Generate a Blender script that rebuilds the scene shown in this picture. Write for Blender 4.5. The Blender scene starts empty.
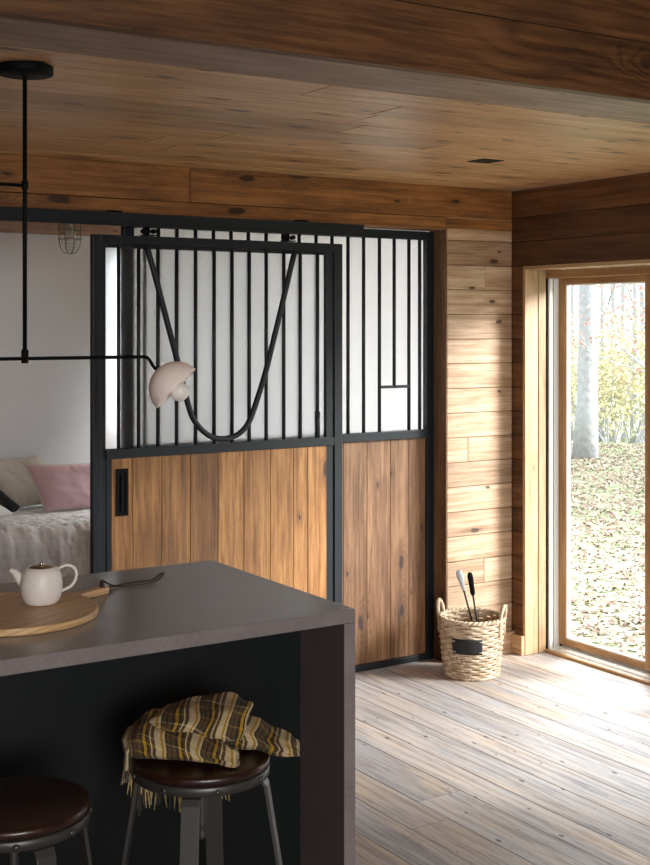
import bpy, bmesh, math, random
from math import sin, cos, pi, radians
from mathutils import Vector, Matrix, noise
random.seed(7)
SC = bpy.context.scene
COL = SC.collection

# ------------------------------------------------------------------ camera, world, light, exposure
CH = 1.65
cd = bpy.data.cameras.new('camera'); cam = bpy.data.objects.new('camera', cd); COL.objects.link(cam)
cam.location = (0, 0, CH); cam.rotation_euler = (pi/2, 0, radians(57.5 - 90))
cd.sensor_fit = 'HORIZONTAL'; cd.sensor_width = 36; cd.lens = 36*1260/650; cd.shift_y = -108.5/650
cd.clip_start = .05; cd.clip_end = 300
SC.camera = cam
w = bpy.data.worlds.new('overcast_sky'); SC.world = w; w.use_nodes = True
wb = w.node_tree.nodes['Background']; wb.inputs[0].default_value = (.90, .95, 1, 1); wb.inputs[1].default_value = 3.0
SC.view_settings.view_transform = 'Standard'; SC.view_settings.look = 'None'
SC.view_settings.gamma = 1; SC.view_settings.use_curve_mapping = False
SC.view_settings.exposure = 0.2
SC.cycles.max_bounces = 10; SC.cycles.diffuse_bounces = 5; SC.cycles.glossy_bounces = 4
SC.cycles.transmission_bounces = 8; SC.cycles.transparent_max_bounces = 12
SC.cycles.sample_clamp_indirect = 6

def area(name, loc, target, sx, sy, power, color=(1, 1, 1), spread=180):
    l = bpy.data.lights.new(name, 'AREA'); l.shape = 'RECTANGLE'; l.size = sx; l.size_y = sy
    l.energy = power; l.color = color; l.spread = radians(spread)
    o = bpy.data.objects.new(name, l); COL.objects.link(o); o.location = loc
    d = Vector(target) - Vector(loc); o.rotation_euler = d.to_track_quat('-Z', 'Y').to_euler()
    return o
# low, hazy daylight that reaches in under the window head, and added area lamps as daylight fill outside the unseen windows
sl = bpy.data.lights.new('hazy_sun', 'SUN'); sl.energy = 10.5; sl.angle = radians(24); sl.color = (.98, .985, 1)
so = bpy.data.objects.new('hazy_sun', sl); COL.objects.link(so)
so.rotation_euler = Vector((-cos(radians(43))*cos(radians(21)), sin(radians(43))*cos(radians(21)), -sin(radians(21)))).to_track_quat('-Z', 'Y').to_euler()
area('fill_bedroom_back', (3.0, 10.6, 2.3), (3.1, 5.0, 1.5), 2.8, 2.4, 480, (.97, .985, 1))  # added lamp, brightens the frosted panels through the back window
area('fill_bedroom_side', (6.7, 6.5, 4.7), (2.7, 6.8, .6), 2.2, 2.0, 900, (.95, .98, 1))  # added lamp, brightens bed and cushions from the right
area('fill_kitchen', (-1.6, -6.0, 2.2), (1.3, 2.5, .9), 3.0, 2.0, 540, (1, .96, .92))  # added fill lamp behind the camera, brightens stool, blanket and teapot

# ------------------------------------------------------------------ node helper
class N:
    def __init__(s, name, bump=None):
        s.m = bpy.data.materials.new(name); s.m.use_nodes = True
        s.t = s.m.node_tree; s.p = s.t.nodes['Principled BSDF']; s.out = s.t.nodes['Material Output']
    def n(s, kind, **kw):
        x = s.t.nodes.new(kind)
        for k, v in kw.items():
            if k.startswith('i_'):
                key = k[2:]; key = int(key) if key.isdigit() else key
                s.put(x.inputs[key], v)
            else: setattr(x, k, v)
        return x
    def put(s, sock, v):
        if isinstance(v, bpy.types.NodeSocket): s.t.links.new(v, sock)
        elif isinstance(v, bpy.types.Node): s.t.links.new(v.outputs[0], sock)
        else: sock.default_value = v
    def math(s, op, a, b=0.0, c=None, clamp=False):
        x = s.n('ShaderNodeMath', operation=op, use_clamp=clamp); s.put(x.inputs[0], a); s.put(x.inputs[1], b)
        if c is not None: s.put(x.inputs[2], c)
        return x.outputs[0]
    def vec(s, a, b, c):
        x = s.n('ShaderNodeCombineXYZ'); s.put(x.inputs[0], a); s.put(x.inputs[1], b); s.put(x.inputs[2], c); return x.outputs[0]
    def noise(s, v, scale=1, detail=2, rough=.5, dist=0):
        x = s.n('ShaderNodeTexNoise'); s.put(x.inputs['Vector'], v); x.inputs['Scale'].default_value = scale
        x.inputs['Detail'].default_value = detail; x.inputs['Roughness'].default_value = rough; x.inputs['Distortion'].default_value = dist
        return x.outputs['Fac']
    def ramp(s, f, stops):
        x = s.n('ShaderNodeValToRGB'); s.put(x.inputs[0], f); e = x.color_ramp.elements
        while len(e) < len(stops): e.new(.5)
        for q, (p, c) in zip(e, stops): q.position = p; q.color = (*c, 1) if len(c) == 3 else c
        return x.outputs[0]
    def mix(s, f, a, b, mode='MIX'):
        x = s.n('ShaderNodeMix', data_type='RGBA', blend_type=mode); s.put(x.inputs[0], f)
        for sock, v in ((x.inputs[6], a), (x.inputs[7], b)):
            if isinstance(v, tuple) and len(v) == 3: v = (*v, 1)
            s.put(sock, v)
        return x.outputs[2]
    def smooth(s, v, a, b):
        x = s.n('ShaderNodeMapRange', interpolation_type='SMOOTHSTEP'); s.put(x.inputs[0], v)
        x.inputs[1].default_value = a; x.inputs[2].default_value = b; return x.outputs[0]
    def uv(s):
        u = s.n('ShaderNodeUVMap'); u.uv_map = 'UVMap'
        x = s.n('ShaderNodeSeparateXYZ'); s.t.links.new(u.outputs[0], x.inputs[0]); return x.outputs[0], x.outputs[1], u.outputs[0]
    def rnd(s):
        a = s.n('ShaderNodeAttribute', attribute_name='rnd'); x = s.n('ShaderNodeSeparateXYZ')
        s.t.links.new(a.outputs['Color'], x.inputs[0]); return x.outputs[0], x.outputs[1]
    def obj(s): return s.n('ShaderNodeTexCoord').outputs['Object']
    def bump(s, h, strength=.3, dist=.002):
        b = s.n('ShaderNodeBump'); b.inputs['Strength'].default_value = strength; b.inputs['Distance'].default_value = dist
        s.put(b.inputs['Height'], h); s.t.links.new(b.outputs[0], s.p.inputs['Normal'])
    def fin(s, color=None, rough=None, metal=0, spec=None):
        if color is not None:
            if isinstance(color, tuple): color = (*color[:3], 1)
            s.put(s.p.inputs['Base Color'], color)
        if rough is not None: s.put(s.p.inputs['Roughness'], rough)
        s.p.inputs['Metallic'].default_value = metal
        if spec is not None: s.p.inputs['Specular IOR Level'].default_value = spec
        return s.m

def wood(name, dark, mid, light, knot=(.035, .014, .006), kd=.45, var=.35, rough=.5, freq=55, grain=.5, alt=None, kscale=(2.8, 6.5), bump=.35, spec=.4, kz=1.0):
    s = N(name); u, v, uv = s.uv(); r, r2 = s.rnd()
    lo = s.noise(s.vec(s.math('MULTIPLY', u, 1.1), s.math('MULTIPLY', v, 3.2), s.math('MULTIPLY', r, 9)), 1, 2)
    vor = s.n('ShaderNodeTexVoronoi', feature='F1', voronoi_dimensions='2D'); kv = s.vec(s.math('MULTIPLY', u, kscale[0]), s.math('MULTIPLY', v, kscale[1]), 0.0)
    nd = s.noise(s.vec(s.math('MULTIPLY', u, 22), s.math('MULTIPLY', v, 30), 0.0), 1, 2)
    s.put(vor.inputs['Vector'], kv); vor.inputs['Randomness'].default_value = .9; vor.inputs['Scale'].default_value = 1
    cs = s.n('ShaderNodeSeparateXYZ'); s.t.links.new(vor.outputs['Color'], cs.inputs[0])
    gate = s.math('LESS_THAN', cs.outputs[0], kd)
    d = s.math('ADD', vor.outputs['Distance'], s.math('MULTIPLY', s.math('SUBTRACT', nd, .5), .09))
    size = s.math('MULTIPLY_ADD', s.math('POWER', cs.outputs[1], 2.0), .062*kz, .018*kz)
    q = s.math('DIVIDE', d, size)
    km = s.math('MULTIPLY', s.smooth(q, 1.25, .7), gate)
    halo = s.math('MULTIPLY', s.smooth(q, 4.5, .8), gate)
    ph = s.math('ADD', s.math('MULTIPLY', v, freq*3.4), s.math('MULTIPLY', lo, 40))
    ph = s.math('ADD', ph, s.math('MULTIPLY', halo, 16))
    rings = s.math('MULTIPLY_ADD', s.math('SINE', ph), .5, .5)
    rings = s.math('MULTIPLY', s.math('POWER', rings, 2.2), s.smooth(lo, .3, .6))
    fine = s.noise(s.vec(s.math('MULTIPLY', u, 5), s.math('MULTIPLY', v, 140), r), 1, 5, .72)
    streak = s.noise(s.vec(s.math('MULTIPLY', u, 1.6), s.math('MULTIPLY', v, 42), s.math('MULTIPLY', r, 3)), 1, 5, .68)
    bl = s.noise(s.vec(s.math('MULTIPLY', u, 3.2), s.math('MULTIPLY', v, 11), s.math('MULTIPLY', r, 5)), 1, 4, .62)
    val = s.math('ADD', s.math('MULTIPLY', rings, .50*grain), s.math('MULTIPLY', s.math('SUBTRACT', fine, .5), 1.2))
    val = s.math('ADD', val, s.math('MULTIPLY', s.math('SUBTRACT', streak, .5), 1.5))
    val = s.math('ADD', val, s.math('MULTIPLY', s.math('SUBTRACT', bl, .5), 1.0))
    val = s.math('ADD', val, s.math('MULTIPLY_ADD', halo, .20, .30))
    col = s.ramp(val, [(.02, light), (.42, mid), (.95, dark)])
    if alt: col = s.mix(s.math('MULTIPLY', s.smooth(r2, .55, 1), .8), col, alt, 'MULTIPLY')
    f = s.math('SUBTRACT', 1.0 + var*.35, s.math('MULTIPLY', r, var))
    col = s.mix(1.0, col, s.vec(f, f, f), 'MULTIPLY')
    col = s.mix(s.math('MULTIPLY', km, .88), col, knot)
    s.bump(s.math('SUBTRACT', s.math('MULTIPLY', fine, -.6), s.math('MULTIPLY', km, .4)), bump, .0015)
    return s.fin(col, s.math('MULTIPLY_ADD', bl, .2, rough - .1), spec=spec)

def metal(name, c, rough=.45, m=.0, b=.15, spec=.5):
    s = N(name); o = s.obj(); n = s.noise(o, 60, 3); n2 = s.noise(o, 6, 2)
    col = s.mix(s.math('MULTIPLY', n2, .5), c, tuple(x*1.5+.002 for x in c))
    s.bump(n, b, .0006)
    return s.fin(col, s.math('MULTIPLY_ADD', n, .15, rough - .07), m, spec)

def plain(name, c, rough=.6, scale=30, amt=.12, bump=.1, spec=.5, bd=.001, metal_=0):
    s = N(name); n = s.noise(s.obj(), scale, 4)
    col = s.mix(n, tuple(x*(1-amt) for x in c), tuple(min(1, x*(1+amt)) for x in c))
    s.bump(n, bump, bd); return s.fin(col, rough, metal_, spec)

M = {}
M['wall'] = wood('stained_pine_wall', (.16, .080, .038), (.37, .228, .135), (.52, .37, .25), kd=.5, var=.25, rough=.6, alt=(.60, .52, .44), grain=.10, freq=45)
M['wall_shade'] = wood('shade_toned_pine_wall', (.035, .012, .004), (.095, .036, .011), (.165, .070, .024), kd=.35, var=.45, rough=.5, grain=.25, freq=45)  # same pine boards, the window wall's shade put into the colour
M['header'] = wood('honey_stained_header', (.048, .015, .003), (.170, .066, .017), (.29, .122, .035), kd=.75, var=.3, rough=.5, freq=40, kscale=(2.4, 7), grain=.3, kz=2.0, knot=(.018, .006, .002))
M['beam'] = wood('dark_brown_beam', (.026, .009, .003), (.090, .036, .012), (.155, .070, .026), kd=.4, var=.3, rough=.55, freq=36, grain=.6, kscale=(1.2, 3.2))
M['ceiling'] = wood('ceiling_pine', (.20, .085, .030), (.50, .27, .125), (.68, .43, .235), kd=.85, var=.28, rough=.36, alt=(.85, .82, .8), grain=.12, freq=50, kz=1.7, knot=(.022, .008, .003), kscale=(2.4, 7.5), spec=.5)
M['soffit'] = wood('weathered_soffit_board', (.12, .07, .05), (.25, .155, .115), (.35, .23, .17), kd=.3, var=.2, rough=.5, grain=.25)
M['door'] = wood('oiled_pine_planks', (.060, .021, .005), (.200, .084, .022), (.34, .165, .052), knot=(.035, .012, .006), kd=.7, var=.75, rough=.55, alt=(.60, .52, .46), freq=60, grain=.28, kscale=(2.4, 6), kz=1.1)
M['door_far'] = wood('oiled_knotty_planks', (.050, .021, .009), (.150, .071, .031), (.26, .138, .068), knot=(.03, .012, .012), kd=.85, var=.4, rough=.55, alt=(.66, .60, .56), freq=60, grain=.28, kscale=(2.6, 6), kz=1.3)
M['post'] = wood('rough_sawn_post', (.045, .020, .009), (.12, .058, .026), (.20, .105, .05), kd=.4, var=.2, rough=.8, freq=90, bump=1)
M['casing'] = wood('oak_casing', (.20, .105, .045), (.37, .23, .12), (.50, .34, .20), kd=.12, var=.3, rough=.5, freq=95, grain=.15)
M['sash'] = wood('oak_sash', (.17, .08, .028), (.31, .165, .066), (.42, .25, .115), kd=.0, var=.15, rough=.45, freq=150, grain=.15)
M['board'] = wood('acacia_board', (.24, .125, .05), (.46, .28, .13), (.62, .42, .22), kd=.0, var=.3, rough=.4, freq=60, grain=.35)
M['seat'] = wood('dark_walnut_seat', (.007, .0025, .002), (.015, .005, .003), (.028, .009, .005), kd=.0, var=.3, rough=.32, freq=80, spec=.6)
M['stake'] = plain('bleached_wicker_core', (.30, .20, .11), .8)

def floor_mat():
    s = N('whitewashed_oak_floor'); u, v, uv = s.uv(); r, r2 = s.rnd()
    lo = s.noise(s.vec(s.math('MULTIPLY', u, .8), s.math('MULTIPLY', v, 4), s.math('MULTIPLY', r, 9)), 1, 2)
    rings = s.math('MULTIPLY_ADD', s.math('SINE', s.math('ADD', s.math('MULTIPLY', v, 70), s.math('MULTIPLY', lo, 34))), .5, .5)
    fine = s.noise(s.vec(s.math('MULTIPLY', u, 7), s.math('MULTIPLY', v, 150), r), 1, 5, .72); fine2 = s.noise(s.vec(s.math('MULTIPLY', u, 2.2), s.math('MULTIPLY', v, 48), r), 1, 5, .7)
    bl = s.noise(s.vec(s.math('MULTIPLY', u, 1.6), s.math('MULTIPLY', v, 9), s.math('MULTIPLY', r, 7)), 1, 4, .6)
    base = s.ramp(r, [(0, (.37, .30, .25)), (.25, (.42, .365, .33)), (.5, (.30, .275, .27)), (.75, (.45, .39, .345)), (1, (.34, .305, .295))])
    base = s.mix(s.math('MULTIPLY', s.smooth(bl, .42, .68), .8), base, (.33, .325, .34))
    base = s.mix(s.math('MULTIPLY', s.smooth(bl, .45, .3), .55), base, (.54, .41, .29))
    g = s.math('MULTIPLY_ADD', s.math('MULTIPLY', rings, s.smooth(fine, .3, .75)), -.28, 1.22); g = s.math('SUBTRACT', g, s.math('MULTIPLY', s.smooth(fine2, .46, .60), .36)); g = s.math('SUBTRACT', g, s.math('MULTIPLY', s.smooth(fine, .56, .66), .22))
    col = s.mix(1.0, base, s.vec(g, g, g), 'MULTIPLY')
    # saw kerf marks in patches
    saw = s.math('MULTIPLY_ADD', s.math('SINE', s.math('ADD', s.math('MULTIPLY', u, 420), s.math('MULTIPLY', v, 60))), .5, .5)
    patch = s.smooth(s.noise(s.vec(s.math('MULTIPLY', u, 1.3), s.math('MULTIPLY', v, 5), s.math('MULTIPLY', r, 11)), 1, 2), .56, .68)
    sm = s.math('MULTIPLY', s.math('MULTIPLY', saw, patch), s.smooth(fine, .4, .7))
    col = s.mix(s.math('MULTIPLY', sm, .85), col, (.22, .20, .20))
    # nail holes and dents
    vor = s.n('ShaderNodeTexVoronoi', feature='F1', voronoi_dimensions='2D'); s.put(vor.inputs['Vector'], s.vec(s.math('MULTIPLY', u, 5.5), s.math('MULTIPLY', v, 13), s.math('MULTIPLY', r, 5))); vor.inputs['Scale'].default_value = 1
    cs = s.n('ShaderNodeSeparateXYZ'); s.t.links.new(vor.outputs['Color'], cs.inputs[0])
    dd = s.math('ADD', vor.outputs['Distance'], s.math('MULTIPLY', s.math('SUBTRACT', fine, .5), .1))
    k = s.math('MULTIPLY', s.smooth(s.math('DIVIDE', dd, s.math('MULTIPLY_ADD', s.math('POWER', cs.outputs[1], 2.0), .075, .016)), 1.2, .7), s.math('LESS_THAN', cs.outputs[0], .5))
    col = s.mix(s.math('MULTIPLY', k, .85), col, (.05, .04, .04))
    crack = s.math('MULTIPLY', s.smooth(fine, .66, .78), s.smooth(lo, .5, .6))
    col = s.mix(s.math('MULTIPLY', crack, .55), col, (.10, .085, .08))
    s.bump(s.math('SUBTRACT', s.math('MULTIPLY', g, .6), s.math('ADD', k, s.math('MULTIPLY', sm, .6))), .35, .0015)
    return s.fin(col, s.math('MULTIPLY_ADD', bl, .2, .58), spec=.22)
M['floor'] = floor_mat()
M['black'] = metal('blackened_steel', (.0085, .0105, .0135), .42, spec=.3)
M['blackflat'] = metal('matte_black_steel', (.002, .0022, .0025), .6, spec=.1)
M['steel'] = metal('dark_raw_steel', (.055, .052, .050), .42, .55)
M['brass'] = metal('aged_nickel', (.20, .18, .15), .35, .8)
M['plaster'] = plain('white_plaster', (.56, .555, .565), .9, 8, .02, .05)
M['cab'] = plain('black_green_cabinet_paint', (.0038, .0058, .0062), .5, 12, .2, .1, spec=.25)
def counter_mat():
    s = N('grey_concrete_counter'); o = s.obj(); n = s.noise(o, 4, 5, .6); n2 = s.noise(o, 90, 3, .6)
    col = s.ramp(s.math('ADD', s.math('MULTIPLY', n, .7), s.math('MULTIPLY', n2, .3)), [(.25, (.245, .236, .246)), (.75, (.285, .275, .287))])
    return s.fin(col, s.math('MULTIPLY_ADD', n, .04, .24), spec=.7)
M['counter'] = counter_mat()
M['counter_end_shade'] = plain('shade_toned_concrete_end', (.075, .060, .057), .5, 20, .2, .15)  # same concrete as the top, shade of the inner face put into the colour
def edge_mat():
    s = N('brushed_counter_edge'); o = s.obj(); n = s.noise(o, 8, 5, .6); n2 = s.noise(o, 160, 3, .6)
    col = s.ramp(s.math('ADD', s.math('MULTIPLY', n, .5), s.math('MULTIPLY', n2, .5)), [(.3, (.14, .118, .118)), (.7, (.22, .19, .19))])
    s.bump(n2, .12, .0006); return s.fin(col, .5)
M['vinyl'] = plain('pale_door_channel', (.80, .79, .75), .45, 5, .03, .02)
M['ceramic'] = plain('speckled_white_ceramic', (.74, .70, .65), .42, 120, .06, .05)
M['lid'] = metal('polished_steel_lid', (.5, .48, .45), .2, 1)
M['leather'] = plain('dark_brown_leather', (.035, .018, .012), .45, 40, .3, .3)
M['chalk'] = plain('black_chalk_plaque', (.006, .006, .007), .7, 20, .2, .1)
M['grey_grip'] = plain('pale_grey_grip', (.40, .43, .45), .4, 40, .1, .1)
def shade_mat():
    s = N('blush_porcelain'); n = s.noise(s.obj(), 40, 2)
    col = s.mix(n, (.86, .74, .68), (.90, .80, .74)); s.fin(col, .5); s.p.inputs['Subsurface Weight'].default_value = .15
    s.p.inputs['Subsurface Radius'].default_value = (.02, .012, .008); return s.m
M['shade'] = shade_mat()
M['globe'] = plain('opal_glass', (.80, .77, .74), .35, 10, .02, 0)
def wicker_mat():
    s = N('seagrass_weave'); u, v, uv = s.uv(); r, r2 = s.rnd()
    n = s.noise(s.vec(s.math('MULTIPLY', u, 90), s.math('MULTIPLY', v, 4), r), 1, 3)
    n2 = s.noise(s.obj(), 28, 2)
    col = s.ramp(s.math('ADD', s.math('MULTIPLY', n, .5), s.math('MULTIPLY', n2, .5)), [(.25, (.15, .085, .04)), (.42, (.40, .285, .18)), (.58, (.58, .46, .335)), (.8, (.70, .59, .47))])
    s.bump(n, .4, .001); return s.fin(col, .75)
M['wicker'] = wicker_mat()
def cloth(name, c, amt=.1, scale=500, bump=.3, sheen=.2, rough=.9):
    s = N(name); o = s.obj(); n = s.noise(o, scale, 2); n2 = s.noise(o, 9, 3)
    col = s.mix(s.math('MULTIPLY_ADD', n2, .6, s.math('MULTIPLY', n, .4)), tuple(x*(1-amt) for x in c), tuple(min(1, x*(1+amt)) for x in c))
    s.bump(n, bump, .001); s.p.inputs['Sheen Weight'].default_value = sheen; return s.fin(col, rough, spec=.2)
M['linen'] = cloth('washed_white_linen', (.82, .81, .82), .05)
M['pink'] = cloth('dusty_pink_velvet', (.54, .355, .385), .10, 300, .1, .6)
M['cream'] = cloth('cream_linen', (.50, .46, .39), .08)
M['charcoal'] = cloth('charcoal_cotton', (.012, .012, .014), .2)
def plaid():
    s = N('mustard_plaid_wool'); u, v, uv = s.uv()
    def bands(t, stops):
        f = s.math('FRACT', t); x = s.n('ShaderNodeValToRGB'); s.put(x.inputs[0], f); x.color_ramp.interpolation = 'CONSTANT'
        e = x.color_ramp.elements
        while len(e) < len(stops): e.new(.5)
        for q, (p, c) in zip(e, stops): q.position = p; q.color = (*c, 1)
        return x.outputs[0]
    cr = (.56, .46, .29); mu = (.38, .235, .03); dk = (.030, .022, .014); br = (.085, .050, .024); gy = (.085, .062, .036); mr = (.10, .03, .022); gn = (.028, .036, .016)
    a = bands(s.math('MULTIPLY', u, 1/.074), [(0, cr), (.17, mu), (.24, cr), (.30, dk), (.34, gy), (.44, dk), (.48, gy), (.58, dk), (.66, mu), (.74, dk), (.80, br), (.86, cr), (.90, br)])
    b = bands(s.math('MULTIPLY', v, 1/.11), [(0, dk), (.12, br), (.30, mu), (.36, br), (.50, dk), (.54, cr), (.58, gn), (.75, mr), (.80, br), (.92, mu), (.95, dk)])
    # yarns: weft shows over warp in a fine 2/2 pattern
    wv = s.math('MULTIPLY_ADD', s.math('SINE', s.math('MULTIPLY', s.math('ADD', u, v), 1800)), .5, .5)
    f = s.math('MULTIPLY_ADD', s.math('GREATER_THAN', wv, .62), .30, .16)
    col = s.mix(f, a, b)
    n = s.noise(s.vec(s.math('MULTIPLY', u, 600), s.math('MULTIPLY', v, 600), 0.0), 1, 2)
    col = s.mix(1.0, col, s.ramp(n, [(.2, (.6, .6, .6)), (.8, (1.25, 1.2, 1.15))]), 'MULTIPLY')
    s.bump(n, .6, .0015); s.p.inputs['Sheen Weight'].default_value = .03; return s.fin(col, .95, spec=.1)
M['plaid'] = plaid()
M['yarn'] = cloth('mustard_yarn', (.36, .26, .10), .3, 200); M['yarn_dark'] = cloth('dark_yarn', (.04, .03, .02), .3, 200)
def clear_glass(name, tr=.94):
    s = N(name); t = s.n('ShaderNodeBsdfTransparent'); t.inputs[0].default_value = (.97, .98, .97, 1)
    g = s.n('ShaderNodeBsdfGlossy'); g.inputs['Roughness'].default_value = .02
    fr = s.n('ShaderNodeFresnel'); fr.inputs[0].default_value = 1.3
    mx = s.n('ShaderNodeMixShader'); geo = s.n('ShaderNodeNewGeometry')      # only the outer face of a pane mirrors, so no false total reflection inside it
    s.put(mx.inputs[0], s.math('MULTIPLY', fr.outputs[0], s.math('SUBTRACT', 1.0, geo.outputs['Backfacing']))); s.put(mx.inputs[1], t.outputs[0]); s.put(mx.inputs[2], g.outputs[0])
    s.put(s.out.inputs['Surface'], mx.outputs[0]); return s.m
M['glass'] = clear_glass('clear_pane')
def frosted(name, rough, ior, tw, tint):
    s = N(name); n = s.noise(s.obj(), 320, 2)
    g = s.n('ShaderNodeBsdfGlass'); g.inputs['Roughness'].default_value = rough; g.inputs['IOR'].default_value = ior; g.inputs['Color'].default_value = (*tint, 1)
    b = s.n('ShaderNodeBump'); b.inputs['Strength'].default_value = .35; b.inputs['Distance'].default_value = .0015; s.put(b.inputs['Height'], n); s.t.links.new(b.outputs[0], g.inputs['Normal'])
    t = s.n('ShaderNodeBsdfTranslucent'); t.inputs[0].default_value = (*tint, 1); s.t.links.new(b.outputs[0], t.inputs['Normal'])
    mx = s.n('ShaderNodeMixShader'); mx.inputs[0].default_value = tw; s.put(mx.inputs[1], g.outputs[0]); s.put(mx.inputs[2], t.outputs[0])
    s.put(s.out.inputs['Surface'], mx.outputs[0]); return s.m
M['rain'] = frosted('rain_textured_glass', .30, 1.16, .04, (.98, .99, 1))
M['frost'] = frosted('frosted_pebble_glass', .45, 1.25, .75, (1, 1, 1))
M['bark'] = plain('pale_bark', (.32, .325, .34), .95, 14, .3, .8, bd=.02)
M['twig'] = plain('grey_twig_bark', (.36, .36, .375), .95, 14, .3, .3)
M['red_leaf'] = plain('russet_leaf', (.42, .22, .18), .8, 3, .3, 0)
M['yellow_leaf'] = plain('pale_yellow_leaf', (.56, .51, .30), .8, 3, .25, 0)
M['green_leaf'] = plain('pale_green_leaf', (.48, .50, .37), .8, 3, .25, 0)
def ground_mat():
    s = N('autumn_grass'); o = s.obj(); n = s.noise(o, 1.1, 4); n2 = s.noise(o, 25, 4)
    col = s.mix(s.smooth(n, .42, .6), (.20, .27, .13), (.25, .25, .17)); col = s.mix(s.math('MULTIPLY', n2, .5), col, (.33, .33, .25))
    s.bump(n2, .7, .02); return s.fin(col, .95, spec=.1)
M['ground'] = ground_mat()
def leaf_mat():
    s = N('fallen_leaves'); r, r2 = s.rnd()
    col = s.ramp(r, [(0, (.18, .12, .095)), (.3, (.28, .22, .175)), (.55, (.44, .39, .34)), (.8, (.44, .38, .24)), (1, (.22, .16, .14))]); return s.fin(col, .8, spec=.2)
M['leaf'] = leaf_mat()
EDGE = edge_mat()

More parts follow.
